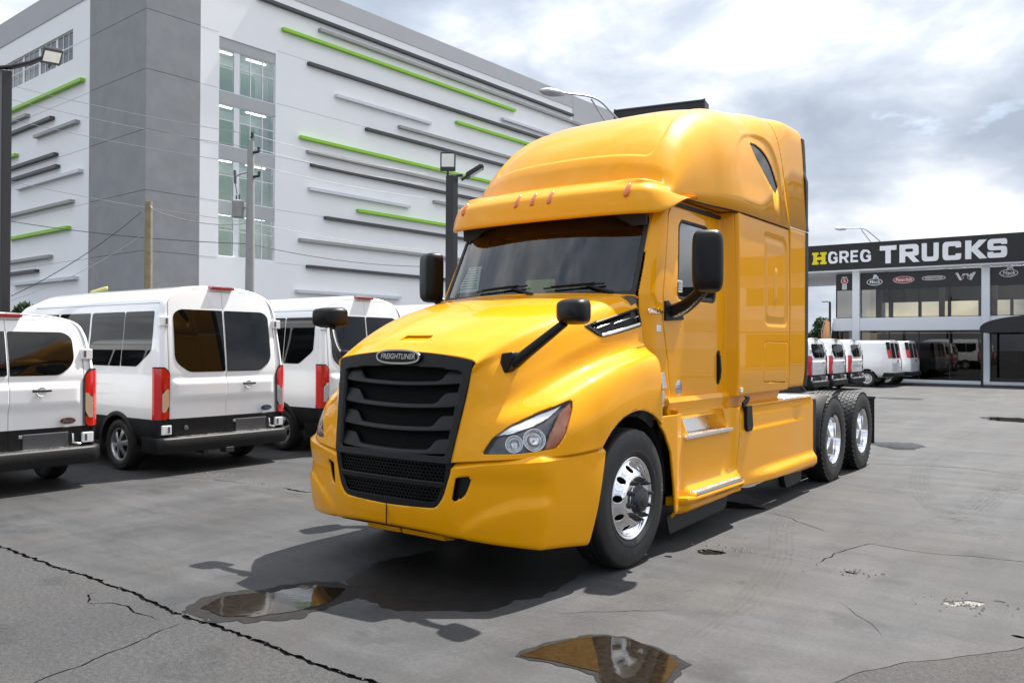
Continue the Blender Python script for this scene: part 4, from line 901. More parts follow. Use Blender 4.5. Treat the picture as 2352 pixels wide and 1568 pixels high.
# water
def flat(name, P, z, m): V, F = cdt([P]); V[:, 2] = z; return mesh(name, V, F, m, None, 0, out=(0, 0, 1))
def ragged(P, amp, seed, step=.03): c, _ = jag(list(P)+[P[0]], amp, step, seed); return [tuple(p) for p in c[:-1]]
PU1 = [(-.45,-2.50),(-.54,-2.36),(-.55,-2.21),(-.49,-2.07),(-.38,-2.02),(-.39,-1.91),(-.34,-1.74),(-.2,-1.66),(-.05,-1.63),(.07,-1.80),(.10,-2.0),(.08,-2.12),(.06,-2.24),(-.04,-2.4),(-.21,-2.5)]
PU2 = [(1.57,-1.92),(1.6,-1.66),(1.68,-1.49),(1.78,-1.39),(1.92,-1.37),(2.05,-1.39),(2.19,-1.44),(2.28,-1.51),(2.31,-1.65),(2.31,-1.78),(2.3,-1.98),(2.17,-1.99),(2.07,-1.94),(2.0,-1.87),(1.88,-1.86),(1.72,-1.88)]
def grow(P, d): q = np.array(P); c = q.mean(0); v = q-c; return [tuple(p) for p in c + v*(1+d/np.maximum(np.hypot(*v.T), .05))[:, None]]
struct(flat('puddle_rim', ragged(grow(PU1, .085), .030, 51), .003, M['damp'])); struct(flat('puddle', ragged(grow(PU1, -.03), .022, 52), .006, M['water']))
struct(flat('puddle_rim', ragged(grow(PU2, .035), .018, 53), .003, M['damp'])); struct(flat('puddle', ragged(PU2, .012, 54), .006, M['water']))
struct(flat('puddle', ragged(blob(1.45,.77,.10,.07,31), .003, 55), -.006, M['water']))
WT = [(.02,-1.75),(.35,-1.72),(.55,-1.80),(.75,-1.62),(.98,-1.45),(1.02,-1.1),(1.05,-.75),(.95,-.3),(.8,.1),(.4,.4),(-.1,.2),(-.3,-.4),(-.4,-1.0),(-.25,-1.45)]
struct(flat('wet_shade_stain', ragged(WT, .03, 56), .0015, M['wet']))  # wet ground; its near-black colour also stands in for shade under the truck
struct(flat('wet_shade_stain', ragged([(-.9,2.3),(.3,2.15),(1.02,2.55),(1.12,3.1),(.7,3.45),(-.4,3.4),(-1.0,2.9)], .03, 57), .0015, M['wet']))  # wet ground farther back, blackened for the underbody shade too
struct(flat('puddle', ragged(blob(.55,2.75,.55,.20,58), .015, 58), .006, M['water']))
struct(flat('puddle', ragged(blob(1.0,9.5,.42,.5,59), .02, 59), .004, M['water']))
struct(flat('puddle', ragged(blob(1.95,16.6,.6,.7,60), .03, 60), .004, M['water']))
struct(flat('puddle', ragged(blob(-1.9,23.5,.7,.6,61), .03, 61), .004, M['wet']))

# tyre tracks: thin worn films on the pavement
def track_mat(name, col, dens):
    m = bpy.data.materials.new(name); m.use_nodes = True; nt = m.node_tree; nt.nodes.clear(); N = nt.nodes.new; L = nt.links.new
    out = N('ShaderNodeOutputMaterial'); t = N('ShaderNodeBsdfTransparent'); d = N('ShaderNodeBsdfDiffuse'); d.inputs[0].default_value = (*col, 1); mx = N('ShaderNodeMixShader')
    tc = N('ShaderNodeTexCoord'); n = N('ShaderNodeTexNoise'); n.inputs['Scale'].default_value = 9; n.inputs['Detail'].default_value = 8; n.inputs['Roughness'].default_value = .7; L(tc.outputs['Object'], n.inputs[0])
    r = N('ShaderNodeMapRange'); r.inputs[1].default_value = .42; r.inputs[2].default_value = .68; r.inputs[3].default_value = 0; r.inputs[4].default_value = dens; L(n.outputs[0], r.inputs[0])
    L(r.outputs[0], mx.inputs[0]); L(t.outputs[0], mx.inputs[1]); L(d.outputs[0], mx.inputs[2]); L(mx.outputs[0], out.inputs[0]); return m
M['tdark'] = track_mat('tyre_mark_dark', (.022, .021, .020), .13); M['tpale'] = track_mat('tyre_mark_pale', (.13, .127, .123), .26)
def track(line, width, m, ribs=5, z=.002):
    c = cr_line(np.array(line, float), 90); d = np.gradient(c, axis=0); d /= np.hypot(*d.T)[:, None]; nr = np.stack([-d[:, 1], d[:, 0]], 1); mb = MB()
    for k in range(ribs):
        a, b = -width/2+width*(k+.12)/ribs, -width/2+width*(k+.80)/ribs
        V = [(*(p+q*a), z) for p, q in zip(c, nr)] + [(*(p+q*b), z) for p, q in zip(c, nr)]; n = len(c); mb.add(V, [[i, i+1, n+i+1, n+i] for i in range(n-1)])
    o = mb.build('tyre_mark', m, pave, 0, fix=False, kind='stuff')
track([(2.2,-1.1),(2.15,-.2),(1.95,.9),(1.55,2.2),(1.45,3.2)], .22, M['tpale']); track([(1.0,-2.4),(1.25,-1.9),(1.55,-1.0),(1.9,.2)], .22, M['tpale']); track([(3.4,7.5),(2.9,5.5),(2.75,3.6),(2.4,2.2),(1.9,.9)], .24, M['tpale']); 0
track([(1.6,12),(1.7,9),(1.9,6.5),(2.4,4.2),(3.2,2.6)], .24, M['tdark']); track([(3.4,14),(3.3,10),(3.0,7),(2.9,4)], .24, M['tdark']); track([(-5.5,-2.0),(-3.5,-1.9),(-1.9,-2.0),(-.9,-2.45)], .22, M['tpale']); track([(-4.8,.2),(-3.2,-.2),(-2.0,-.4)], .22, M['tpale'])
for k, (x, y, rx, ry) in enumerate(((-2.4,-1.6,.10,.06),(-3.6,-1.2,.12,.08),(-1.1,-3.1,.06,.04),(-.65,-3.2,.05,.03),(2.0,.1,.10,.05),(2.9,3.4,.2,.16),(1.9,4.6,.2,.2),(-4.2,-1.9,.14,.1),(.7,-2.3,.05,.05),(3.0,5.6,.3,.3))):
    V, F = cdt([blob(x, y, rx, ry, 200+k)]); V[:, 2] = .0025; mesh('oil_spot', V, F, M['tdark'], pave, 0, kind='stuff')

# ------------------------------------------------------------------ vans
def van_section(low):
    if low: return np.array([(.88,.34),(.945,.48),(.965,.80),(.965,1.08),(.945,1.32),(.905,1.62),(.875,1.74),(.81,1.845),(.66,1.905),(.40,1.94),(0,1.955)])
    return np.array([(.88,.34),(.945,.48),(.965,.80),(.965,1.08),(.945,1.32),(.905,1.72),(.875,2.03),(.815,2.19),(.68,2.295),(.42,2.365),(0,2.392)])
def build_van(label, low, loc, rz, windows=True, group='white passenger vans parked in a row', plain_rear=False, tow=False):
    """Local frame: x across, y forward from the rear bumper, z up."""
    root = thing('passenger_van' if windows else 'cargo_van', label, 'van', loc, rz, group)
    S = cr_line(van_section(low), 60); top = S[-1, 1]; LEN = 5.35
    lean = lambda z: .02 + .14*np.clip((z-1.25)/(top-1.25), 0, 1.2)**1.3 + .03*np.clip((1.25-z)/.6, 0, 1)*0
    # body shell
    ysn = [0.0, .012, .05, .12, .3, 1.2, 2.4, 3.5, 4.0, 4.35, 4.7, 5.0, 5.25, 5.35]
    sc = [.93, .965, .99, 1, 1, 1, 1, 1, 1, .985, .97, .95, .90, .80]
    zc = [top, top, top, top, top, top, top, top-.01, top-.10, top-.40, 1.42 if low else 1.55, 1.22, 1.08, .95]
    rows = []
    for y, k, zt in zip(ysn, sc, zc):
        P = np.vstack([S, (S*np.array([-1, 1]))[::-1][1:]]); x = P[:, 0]*k; z = P[:, 1].copy()
        f = np.clip((z-.9)/(top-.9), 0, 1); z2 = z + f*(zt-top)
        if y < .1: z2 = z2 - (1-k)*.35*(z2 > 1.3)*(z2-1.3)
        yy_ = y + lean(z2)*(1 if y < 3 else 0)
        rows.append(np.stack([x, yy_, z2], 1))
    G = np.array(rows); V, F = grid_tris(G)
    warch = lambda V, yc, r: np.where(abs(V[:, 0]) > .6, r-np.hypot(V[:, 1]-yc, V[:, 2]-.33), -1)
    # refine along the length so that the arches cut cleanly
    Gf = np.stack([np.interp(np.linspace(0, 1, 150)**1.0*5.35, ysn, G[:, j, k]) for j in range(G.shape[1]) for k in range(3)], 0).reshape(G.shape[1], 3, 150).transpose(2, 0, 1)
    yn = np.concatenate([np.linspace(0, .14, 10), np.linspace(.16, 5.35, 120)])
    Gf = np.stack([np.interp(yn, ysn, G[:, j, k]) for j in range(G.shape[1]) for k in range(3)], 0).reshape(G.shape[1], 3, len(yn)).transpose(2, 0, 1)
    V, F = grid_tris(Gf); F = orient(V, F, (0, 0, 1)); V, F = clip(V, F, np.maximum(warch(V, .94, .385), warch(V, 4.35, .385)))
    up, uf = clip(V, F, .69-V[:, 2]); body = mesh('body', up, uf, M['vwhite'], root, 50)
    lo, lf = clip(V, F, V[:, 2]-.69); N = vnorm(lo, lf); lo = lo+N*.004
    for sgn in (-1, 1): l2, f2 = clip(lo, lf, -lo[:, 0]*sgn); mesh('lower_cladding', l2, f2, M['vblack'], root, 50)
    MB().span((-.80, .10, .32), (.80, 5.0, .40)).build('underbody', M['well'], root, 0)
    for sgn in (-1, 1):
        for yc in (.94, 4.35):
            secs = [[(sgn*(.965+d), yc+r*math.cos(a), .33+r*math.sin(a)) for d, r in ((-.03,.37),(.012,.375),(.016,.40),(.008,.43),(-.03,.435))] for a in np.linspace(math.radians(-5), math.radians(185), 26)]
            MB().loft(secs).build('arch_trim', M['vblack'], root, 50)
            MB().loft([[(sgn*.95, yc+.375*math.cos(a), .33+.375*math.sin(a)), (sgn*.55, yc+.375*math.cos(a), .33+.375*math.sin(a))] for a in np.linspace(0, math.pi, 16)], closed=False, caps=False).build('arch_liner', M['well'], root, 60, fix=False)
    # rear face: pressed doors
    out = np.vstack([S*np.array([.945, 1]), (S*np.array([-.945, 1]))[::-1][1:]]); zz = out[:, 1]; out[:, 1] = np.where(zz > 1.3, zz-(.055)*.35*(zz-1.3)-.012, zz)
    def fR(off=0.):
        def f(X, Z):
            y = lean(Z) + .035*(X/.9)**4 - (.030*sstep(1.20, 1.12, Z) - .030*sstep(.98, .86, Z))*sstep(.80, .70, abs(X)) - .010
            return np.stack([X, y-off, Z], -1)
        return f
    V, F = surf(fR(), (-.95, .95), (.36, top), 90, 110); F = orient(V, F, (0, -1, 0)); V, F = clip(V, F, sd([tuple(p) for p in out], V[:, [0, 2]]))
    zt = top-.085
    doors = rp([(-.80,.43),(.80,.43),(.80,1.62),(.765 if not low else .74, zt-.10),(.60, zt),(-.60, zt),(-.765 if not low else -.74, zt-.10),(-.80,1.62)], [.01,.01,.3,.10,.15,.15,.10,.3])
    W, G_ = clip(V, F, -sd(doors, V[:, [0, 2]])+.003); up, uf = clip(W, G_, .69-W[:, 2]); mesh('rear_frame', up, uf, M['vwhite'], root, 50); lo, lf = clip(W, G_, W[:, 2]-.69)
    if len(lf): mesh('rear_frame_lower', lo, lf, M['vblack'], root, 50)
    mesh('door_gap', V + np.array([0, .012, 0]), F, M['dark'], root, 50)
    wt = (2.06 if not low else 1.745); we = .72 if not low else .70
    for sgn in (-1, 1):
        W, G_ = clip(V, F, sd(doors, V[:, [0, 2]])+.003); W, G_ = clip(W, G_, .0025-W[:, 0]*sgn)
        up, uf = clip(W, G_, .693-W[:, 2]); d = mesh('rear_door', up, uf, M['vwhite'], root, 50, .008); lo, lf = clip(W, G_, W[:, 2]-.689); mesh('door_cladding', lo, lf, M['vblack'], d, 50, .008)
        wp = rp([(.012,1.268),(.53,1.268),(we,1.40),(we-.01, wt-.06),(we-.10, wt),(.012, wt)], [0,.06,.10,.08,.08,0]); wp = [(a*sgn, b) for a, b in wp]
        gv, gf = clip(V, F, sd(wp, V[:, [0, 2]])); wn = mesh('rear_window', gv+np.array([0, -.005, 0]), gf, M['privacy'], d, 50)
        if sgn > 0:
            hb = MB(); hb.lathe([(.055, 0), (.05, -.004), (.03, .010), (.001, .014)], 24, 'Y', (.32, float(lean(1.10))-.046, 1.095)); hb.build('handle_dish', M['vwhite'], d, 60)
            MB().tube([(.215, -.052, 1.105), (.24, -.066, 1.105), (.38, -.066, 1.105), (.405, -.052, 1.105)], .014, 8).build('door_handle', M['vblack'], d, 50)
            em = MB().prism(oval(.085, .036, 32, 2.), -.046, -.034, 'Y').build('emblem', mat('emblem_blue', (.02,.035,.10), .5), d, 40); em.location = (.585, -.005, .765)
            eo, ei = oval(.090, .040, 32, 2.), oval(.080, .031, 32, 2.); n = 32
            mesh('emblem_ring', [(a, -.049, b) for a, b in eo]+[(a, -.049, b) for a, b in ei]+[(a, -.036, b) for a, b in eo], [[i, (i+1) % n, n+(i+1) % n, n+i] for i in range(n)]+[[i, 2*n+i, 2*n+(i+1) % n, (i+1) % n] for i in range(n)], M['chrome'], em, 40)
            text('emblem_script', 'Ford', .052, M['chrome'], em, (0, -.049, .0), (math.radians(90), 0, 0), .001, 0, 1.1, .3)
            MB().span((.14, .005, .45), (.62, .022, .64)).build('plate_recess', mat('plate_recess', (.05,.05,.053), .6), d, 0, .01).location = (0, -.012, 0)
            MB().tube([(.655, -.006, .615), (.655, -.03, .615), (.655, -.03, .52), (.73, -.045, .50)], .012, 8).build('tow_latch', M['chrome'], d, 50)
            MB().span((.10, -.012, .60), (.135, .02, .635)).build('plate_lamp', M['silver'], d, 0, .004)
        else:
            MB().lathe([(.030, 0), (.028, -.010), (.012, -.014), (.001, -.014)], 16, 'Y', (-.58, .0, .575)).build('sensor', M['grey'], d, 50)
        for hz in ((1.90 if not low else 1.50), .56):
            MB().span((sgn*.775, lean(np.array(hz))-.024, hz-.058), (sgn*.90, lean(np.array(hz))+.03, hz+.058)).build('hinge', M['vwhite'], d, 0, .008)
            MB().span((sgn*.80, lean(np.array(hz))-.032, hz-.035), (sgn*.825, lean(np.array(hz))-.02, hz+.04)).build('hinge_knuckle', M['grey'], d, 0, .003)
        # tail lamp wrapping the corner: black surround, red body, clear centre
        def lamp(zw, x0, g, name, m, par):
            secs = []
            for z, w in zw:
                y0 = float(lean(np.array(z))); secs.append([(sgn*(x0+.10*(1-w)), y0-.010-g, z), (sgn*.895, y0-.008-g, z), (sgn*(.945+g), y0+.022-g, z), (sgn*(.970+g), y0+.085, z), (sgn*.93, y0+.085, z), (sgn*.86, y0+.03, z)])
            return MB().loft(secs).build(name, m, par, 50)
        tl = lamp(((.672, .5), (.70, .95), (1.26, 1.), (1.315, .6), (1.335, .3)), .795, .0, 'tail_lamp', M['vblack'], root)
        lamp(((.69, .55), (.712, .95), (.80, 1.)), .806, .004, 'lower_red_lens', M['red'], tl); lamp(((1.04, 1.), (1.25, 1.), (1.30, .6), (1.318, .35)), .806, .004, 'upper_red_lens', M['red'], tl)
        cl = []
        for z, w0, w1 in ((.78, .05, .085), (.80, .03, .088), (.86, .0, .088), (1.0, .0, .088), (1.06, .0, .03)):
            y0 = float(lean(np.array(z))); cl.append([(sgn*(.808+w0), y0-.019, z), (sgn*(.808+w1), y0-.017, z), (sgn*(.808+w1), y0+.0, z), (sgn*(.808+w0), y0+.0, z)])
        MB().loft(cl).build('reversing_lens', M['lampclear'], tl, 30)
        lamp(((.79, 1.), (1.05, 1.)), .895, .003, 'side_red_lens', M['red'], tl)
        MB().span((sgn*.50, -.068, .335), (sgn*.66, -.045, .385)).build('bumper_reflector', M['red'], root, 0, .004)
    # roof lamp
    MB().loft([[(x, y, z) for y, z in ((.10, top-.055), (.085, top-.03), (.16, top-.012), (.22, top-.02))] for x in (-.17, -.13, .13, .17)]).build('high_brake_lamp', M['red'], root, 40)
    # bumper
    bp_ = [(-.97,.34),(-.985,.06),(-.93,-.045),(-.75,-.075),(0,-.085),(.75,-.075),(.93,-.045),(.985,.06),(.97,.34)]; c = cr_line(np.array(bp_), 50)
    secs = [[(x*k, y+dy, z) for k, dy, z in ((.93,.10,.47),(1.0,.02,.465),(1.0,.0,.44),(1.0,.0,.34),(.985,.02,.275),(.93,.10,.27))] for x, y in c]
    bmp = MB().loft(secs, closed=True).build('rear_bumper', M['vblack'], root, 50)
    MB().loft([[(x, y, z) for y, z in ((-.058, .463), (-.058, .470), (.0, .478), (.0, .463))] for x in (-.72, .72)]).build('step_strip', M['alu'], bmp, 30)
    for k in range(28): pass
    if tow: MB().span((-.06, -.09, .22), (.06, .05, .29)).build('tow_hitch', M['steel'], root, 0, .01)
    MB().tube([(-.3, .0, .25), (-.3, .3, .26)], .03, 8).build('exhaust_pipe', M['steel'], root, 50)
    # side windows
    if windows:
        wz = 2.03 if not low else 1.70
        for sgn in (-1, 1):
            for y0, y1 in ((.22, .90), (.915, 1.75), (1.80, 2.65), (2.70, 3.55), (3.62, 4.25)):
                zl = 1.335; Pw = rp([(y0, wz), (y1, wz), (y1, zl), (y0+.30, zl), (y0, zl+.19)], [.04, 0, 0, .02, .03]) if y0 < .5 else [(y0, wz), (y1, wz), (y1, zl), (y0, zl)]
                A, B = grid_tris(Gf); B = orient(A, B, (0, 0, 1)); Nn = vnorm(A, B); msk = (A[:, 0]*sgn > .6)
                # offset slightly proud of the body
                P2 = A[:, [1, 2]]; phi = np.where(msk, sd(Pw, P2), 1.)
                A2, B2 = clip(A+Nn*.004, B, phi)
                if len(B2): mesh('side_window', A2, B2, M['privacy'], root, 50)
    # seam lines on the side (drip channel, door line)
    for sgn in (-1, 1):
        zr = (2.13 if not low else 1.79)
        sx = float(np.interp(zr, S[:, 1], S[:, 0])); MB().tube([(sgn*(sx+.001), y+float(lean(np.array(zr)))*0+.16, zr) for y in (0, 1.2, 2.4, 3.3)], .003, 6).build('drip_channel', M['grey'], root, 50)
        for zb in (1.245, 1.10, .98): 
            sx = float(np.interp(zb, S[:, 1], S[:, 0])); MB().tube([(sgn*(sx-.004), y, zb) for y in (.45 if zb > 1.2 else .85, 1.5, 4.0)], [.004, .009, .009], 6).build('side_moulding', M['vwhite'], root, 60)
        # windscreen glass and door mirrors at the far end
        MB().box((sgn*1.06, 4.25, 1.35), (.12, .10, .28)).build('door_mirror', M['vblack'], root, 0, .03)
    # wheels
    for sgn in (-1, 1):
        for yc in (.94, 4.35):
            w = MB().lathe([(.14,-.10),(.185,-.08),(.200,-.03),(.212,-.005),(.208,.006),(.196,.002),(.188,-.02)], 40, 'X').build('wheel', M['silver'], root, 50)
            w.location = (sgn*.93, yc, .33); w.rotation_euler = (.2, 0, 0 if sgn > 0 else math.pi)
            MB().lathe([(.20,-.17),(.25,-.185),(.31,-.175),(.327,-.14),(.330,-.09),(.327,-.02),(.31,.012),(.26,.020),(.215,.006),(.205,-.01)], 48, 'X').build('tyre', M['tyre'], w, 50)
            for k in range(6):
                a = 2*math.pi*k/6; ca, sa = math.cos(a), math.sin(a); pr = []
                for r, hw, d in ((.045,.030,.004),(.10,.028,.0),(.15,.034,-.010),(.192,.044,-.022)): pr.append([(d, r*ca-hw*sa, r*sa+hw*ca), (d+.010, r*ca, r*sa), (d, r*ca+hw*sa, r*sa-hw*ca), (d-.03, r*ca, r*sa)])
                MB().loft(pr).build('spoke', M['silver'], w, 50)
            MB().lathe([(.06,-.02),(.055,.008),(.03,.016),(.001,.018)], 20, 'X').build('hub_cap', M['silver'], w, 50)
            MB().lathe([(.20,-.05),(.001,-.05)], 20, 'X').build('brake_disc', M['well'], w, 0)
    return root
RZV = math.pi/2
van2 = build_van('white medium roof passenger van second from the left pole, its whole rear in view', False, (-5.40, 1.10, 0), RZV, tow=True)
van1 = build_van('white low roof passenger van cut off by the left edge, nearest the camera', True, (-5.40, -1.54, 0), RZV)
def vdup(src, label, loc, rz=RZV):
    c = dup(src); c.location = loc; c.rotation_euler = (0, 0, rz); c['label'] = label; return c
vdup(van2, 'white medium roof passenger van partly hidden behind the left hood mirror', (-5.42, 3.66, 0))
vdup(van2, 'white van roof just showing between the third van and the yellow truck', (-5.5, 6.2, 0))
farT = build_van('white low roof cargo van with rear window nearest the truck tail', True, (-4.55, 23.95, 0), RZV, windows=False, group='white vans parked by the showroom')
vdup(farT, 'white low roof cargo van second from the truck tail, in the far row', (-4.55, 26.35, 0))
vdup(farT, 'white low roof cargo van third from the truck tail, beside the panel van', (-4.55, 28.85, 0))
# boxier panel vans by the showroom
def panel_van(label, loc):
    root = thing('panel_van', label, 'van', loc, RZV, 'white vans parked by the showroom')
    S = cr_line(np.array([(.84,.40),(.93,.52),(.965,.75),(.97,1.0),(.955,1.2),(.90,1.62),(.86,1.80),(.76,1.895),(.50,1.935),(0,1.95)]), 50); top = 1.95
    ysn = [0, .02, .08, .2, 1.5, 3.3, 3.8, 4.3, 4.5, 5.1, 5.25]; sc = [.93, .975, .995, 1, 1, 1, .99, .97, .96, .92, .85]; zc = [top-.02, top, top, top, top, top, top-.05, 1.35, 1.22, 1.05, .95]
    rows = []
    for y, k, zt in zip(ysn, sc, zc):
        P = np.vstack([S, (S*np.array([-1, 1]))[::-1][1:]]); z = P[:, 1]; f = np.clip((z-.85)/(top-.85), 0, 1); z2 = z+f*(zt-top)
        rows.append(np.stack([P[:, 0]*k, y + (.16*np.clip((z2-1.0)/.95, 0, 1) if y < 3 else 0*z2), z2], 1))
    G = np.array(rows); yn = np.concatenate([np.linspace(0, .2, 10), np.linspace(.25, 5.25, 110)])
    Gf = np.stack([np.interp(yn, ysn, G[:, j, k]) for j in range(G.shape[1]) for k in range(3)], 0).reshape(G.shape[1], 3, len(yn)).transpose(2, 0, 1)
    V, F = grid_tris(Gf); F = orient(V, F, (0, 0, 1))
    wa = lambda yc: np.where(abs(V[:, 0]) > .6, .41-np.hypot(V[:, 1]-yc, V[:, 2]-.34), -1)
    V, F = clip(V, F, np.maximum(wa(.98), wa(4.25))); mesh('body', V, F, M['vwhite'], root, 50)
    V, F = surf(lambda X, Z: np.stack([X, .16*np.clip((Z-1.0)/.95, 0, 1)+.02*(X/.9)**4, Z], -1), (-.93, .93), (.42, top), 60, 60)
    P = np.vstack([S*np.array([.94, 1]), (S*np.array([-.94, 1]))[::-1][1:]]); V, F = clip(V, F, sd([tuple(p) for p in P], V[:, [0, 2]])); F = orient(V, F, (0, -1, 0))
    mesh('rear_gap', V + np.array([0, .01, 0]), F, M['dark'], root, 50)
    for sgn in (-1, 1):
        W, G_ = clip(V, F, .003-V[:, 0]*sgn); W, G_ = clip(W, G_, abs(W[:, 0])-.80); d = mesh('rear_door', W, G_, M['vwhite'], root, 50, .006)
        wp = [(a*sgn, b) for a, b in rp([(.06,1.20),(.70,1.20),(.66,1.82),(.06,1.84)], .05)]; gv, gf = clip(V, F, sd(wp, V[:, [0, 2]])); mesh('rear_window', gv+np.array([0, -.006, 0]), gf, M['privacy'], d, 50)
        W, G_ = clip(V, F, .80-V[:, 0]*sgn); mesh('rear_pillar', W, G_, M['vwhite'], root, 50)
        MB().loft([[(sgn*a, .16*max(0, (z-1.0)/.95)+b, z) for a, b in ((.80, -.012), (.93, .0), (.975, .09), (.94, .12), (.80, .05))] for z in (1.20, 1.24, 1.50, 1.54)]).build('tail_lamp', M['red'], root, 40)
        MB().loft([[(sgn*a, .16*max(0, (z-1.0)/.95)+b, z) for a, b in ((.80, -.010), (.91-.05*(z-1.54), .0), (.955-.12*(z-1.54), .09), (.92-.1*(z-1.54), .12), (.80, .05))] for z in (1.545, 1.7, 1.82, 1.88)]).build('pillar_cap', M['black'], root, 40)
    MB().span((.02, -.03, 1.02), (.14, -.004, 1.12)).build('door_handle', M['black'], root, 0, .005)
    MB().span((.40, -.02, .80), (.75, -.006, .84)).build('name_plate', M['silver'], root, 0)
    MB().loft([[(x*k, y+dy, z) for k, dy, z in ((.9,.12,.60),(1,.0,.60),(1,-.02,.56),(1,-.01,.44),(.9,.12,.42))] for x, y in cr_line(np.array([(-.97,.30),(-.98,.06),(-.88,-.08),(0,-.11),(.88,-.08),(.98,.06),(.97,.30)]), 40)]).build('rear_bumper', M['vblack'], root, 50)
    MB().span((-.78, .15, .36), (.78, 4.9, .44)).build('underbody', M['well'], root, 0)
    for sgn in (-1, 1):
        for yc in (.98, 4.25):
            w = MB().lathe([(.03,.012),(.06,.010),(.075,-.006),(.12,-.02),(.17,-.03),(.185,-.02),(.205,.0),(.212,-.005),(.20,-.06)], 36, 'X').build('wheel', mat('steel_wheel', (.62,.62,.60), .45) if 'steel_wheel' not in bpy.data.materials else bpy.data.materials['steel_wheel'], root, 40); w.location = (sgn*.94, yc, .34); w.rotation_euler = (0, 0, 0 if sgn > 0 else math.pi)
            MB().lathe([(.20,-.17),(.26,-.19),(.32,-.175),(.338,-.13),(.34,-.08),(.338,-.02),(.32,.012),(.27,.020),(.215,.0)], 40, 'X').build('tyre', M['tyre'], w, 50)
            for k in range(8): a = k*math.pi/4; MB().lathe([(.020,-.02),(.018,-.018),(.001,-.017)], 10, 'X', (.0, .135*math.cos(a), .135*math.sin(a))).build('wheel_slot', M['dark'], w, 0)
    return root
pv = panel_van('white panel van with black pillar caps, its blank side and wheel in view', (-3.85, 32.35, 0))
p2_ = dup(pv); p2_.location = (-3.62, 34.75, 0); p2_['label'] = 'white panel van farthest right in the far row, only its rear showing'

# ------------------------------------------------------------------ white storage building with coloured bars
aA = math.radians(39.28-36.69); BK = Vector((-34.009, 16.203, 0))
stor = thing('storage_building', 'tall white storage building with grey corner and green, black and silver bars', 'building', BK, -aA)
# local frame: x = outward from the right-hand facade, y = along it; the left-hand facade runs along -x at y = 0
M['stucco'] = mat('white_stucco', (.87, .873, .877), .9, var=.02, vscale=.35, bump=.08, bscale=5)
M['stuccog'] = mat('grey_stucco', (.275, .28, .288), .85, var=.12, vscale=.8, bump=.7, bscale=1.6)
M['bandg'] = mat('pale_grey_stucco', (.44, .445, .455), .9, var=.04, vscale=.5, bump=.2, bscale=5)
M['bargreen'] = mat('lime_green_bar', (.24, .52, .015), .45, var=.03); M['bardark'] = mat('charcoal_bar', (.045, .048, .05), .5, var=.1)
M['barbeige'] = mat('grey_bar', (.30, .30, .29), .5, var=.08); M['barwhite'] = mat('silver_bar', (.55, .58, .62), .4, .2, var=.06)
M['frame'] = mat('white_window_frame', (.78, .79, .80), .5); M['joint'] = mat('joint_grey', (.20, .20, .205), .9)
M['bglass'] = glass('green_tinted_glass', (.80, .89, .87), 1.5, 0, 3.8); M['shutter'] = mat('green_roller_door', (.035, .30, .07), .5, var=.05)
M['bint'] = mat('pale_interior', (.70, .73, .72), .9, var=.05)
LA, LB, HT = 42., 40., 20.95
# right facade wall with window openings (x = 0 plane), windows between y .. and floors
wy0, wy1 = 3.84, 7.28; floors = [(6.22, 8.43), (9.11, 11.29), (12.0, 14.16), (14.82, 17.04)]
w = MB()
def wallA(y0, y1, z0, z1): w.span((-.35, y0, z0), (0, y1, z1))
wallA(2.75, wy0, 0, HT); wallA(wy1, LA, 0, HT); wallA(wy0, wy1, 0, 6.22); wallA(wy0, wy1, 17.6, HT)
w.build('wall', M['stucco'], stor, 0)
for z0, z1 in ((8.43, 9.11), (11.29, 12.0), (14.16, 14.82), (17.04, 17.6)): MB().span((-.30, wy0, z0), (-.06, wy1, z1)).build('spandrel', M['bandg'], stor, 0)
# left facade with the high strip window
w = MB(); xs0, xs1 = -34., -8.12
w.span((-LB, 0, 0), (xs0, .35, HT)); w.span((xs1, 0, 0), (-5.95, .35, HT)); w.span((xs0, 0, 0), (xs1, .35, 17.08)); w.span((xs0, 0, 18.75), (xs1, .35, HT)); w.build('wall', M['stucco'], stor, 0)
# grey corner block, panel by panel
zs = [0, 3.2, 6.13, 9.05, 11.98, 14.89, 17.78, HT+.9]
for z0, z1 in zip(zs[:-1], zs[1:]):
    MB().prism([(-5.95, -.06), (.06, -.06), (.06, 2.76), (-.30, 2.76), (-.30, .30), (-5.95, .30)], z0+.012, z1-.012, 'Z').build('corner_panel', M['stuccog'], stor, 0)
MB().prism([(-5.9, -.03), (.03, -.03), (.03, 2.7), (-.28, 2.7), (-.28, .28), (-5.9, .28)], 0, HT+.8, 'Z').build('corner_core', M['joint'], stor, 0)  # darker grey core showing through the panel joints
# parapet bands
MB().span((-.45, 2.80, HT), (.05, LA, HT+1.0)).build('parapet', M['bandg'], stor, 0); MB().span((-.50, 35.5, 19.95), (.06, LA+.05, HT+.98)).build('parapet', M['bandg'], stor, 0)
MB().span((-LB, -.05, 19.95), (-5.96, .45, HT+.45)).build('parapet', M['bandg'], stor, 0)
MB().span((-LB, .35, HT-.3), (-.35, LA, HT-.2)).build('roof_deck', M['bandg'], stor, 0); MB().span((-LB, LA-.3, 0), (-.35, LA, HT)).build('wall', M['stucco'], stor, 0)
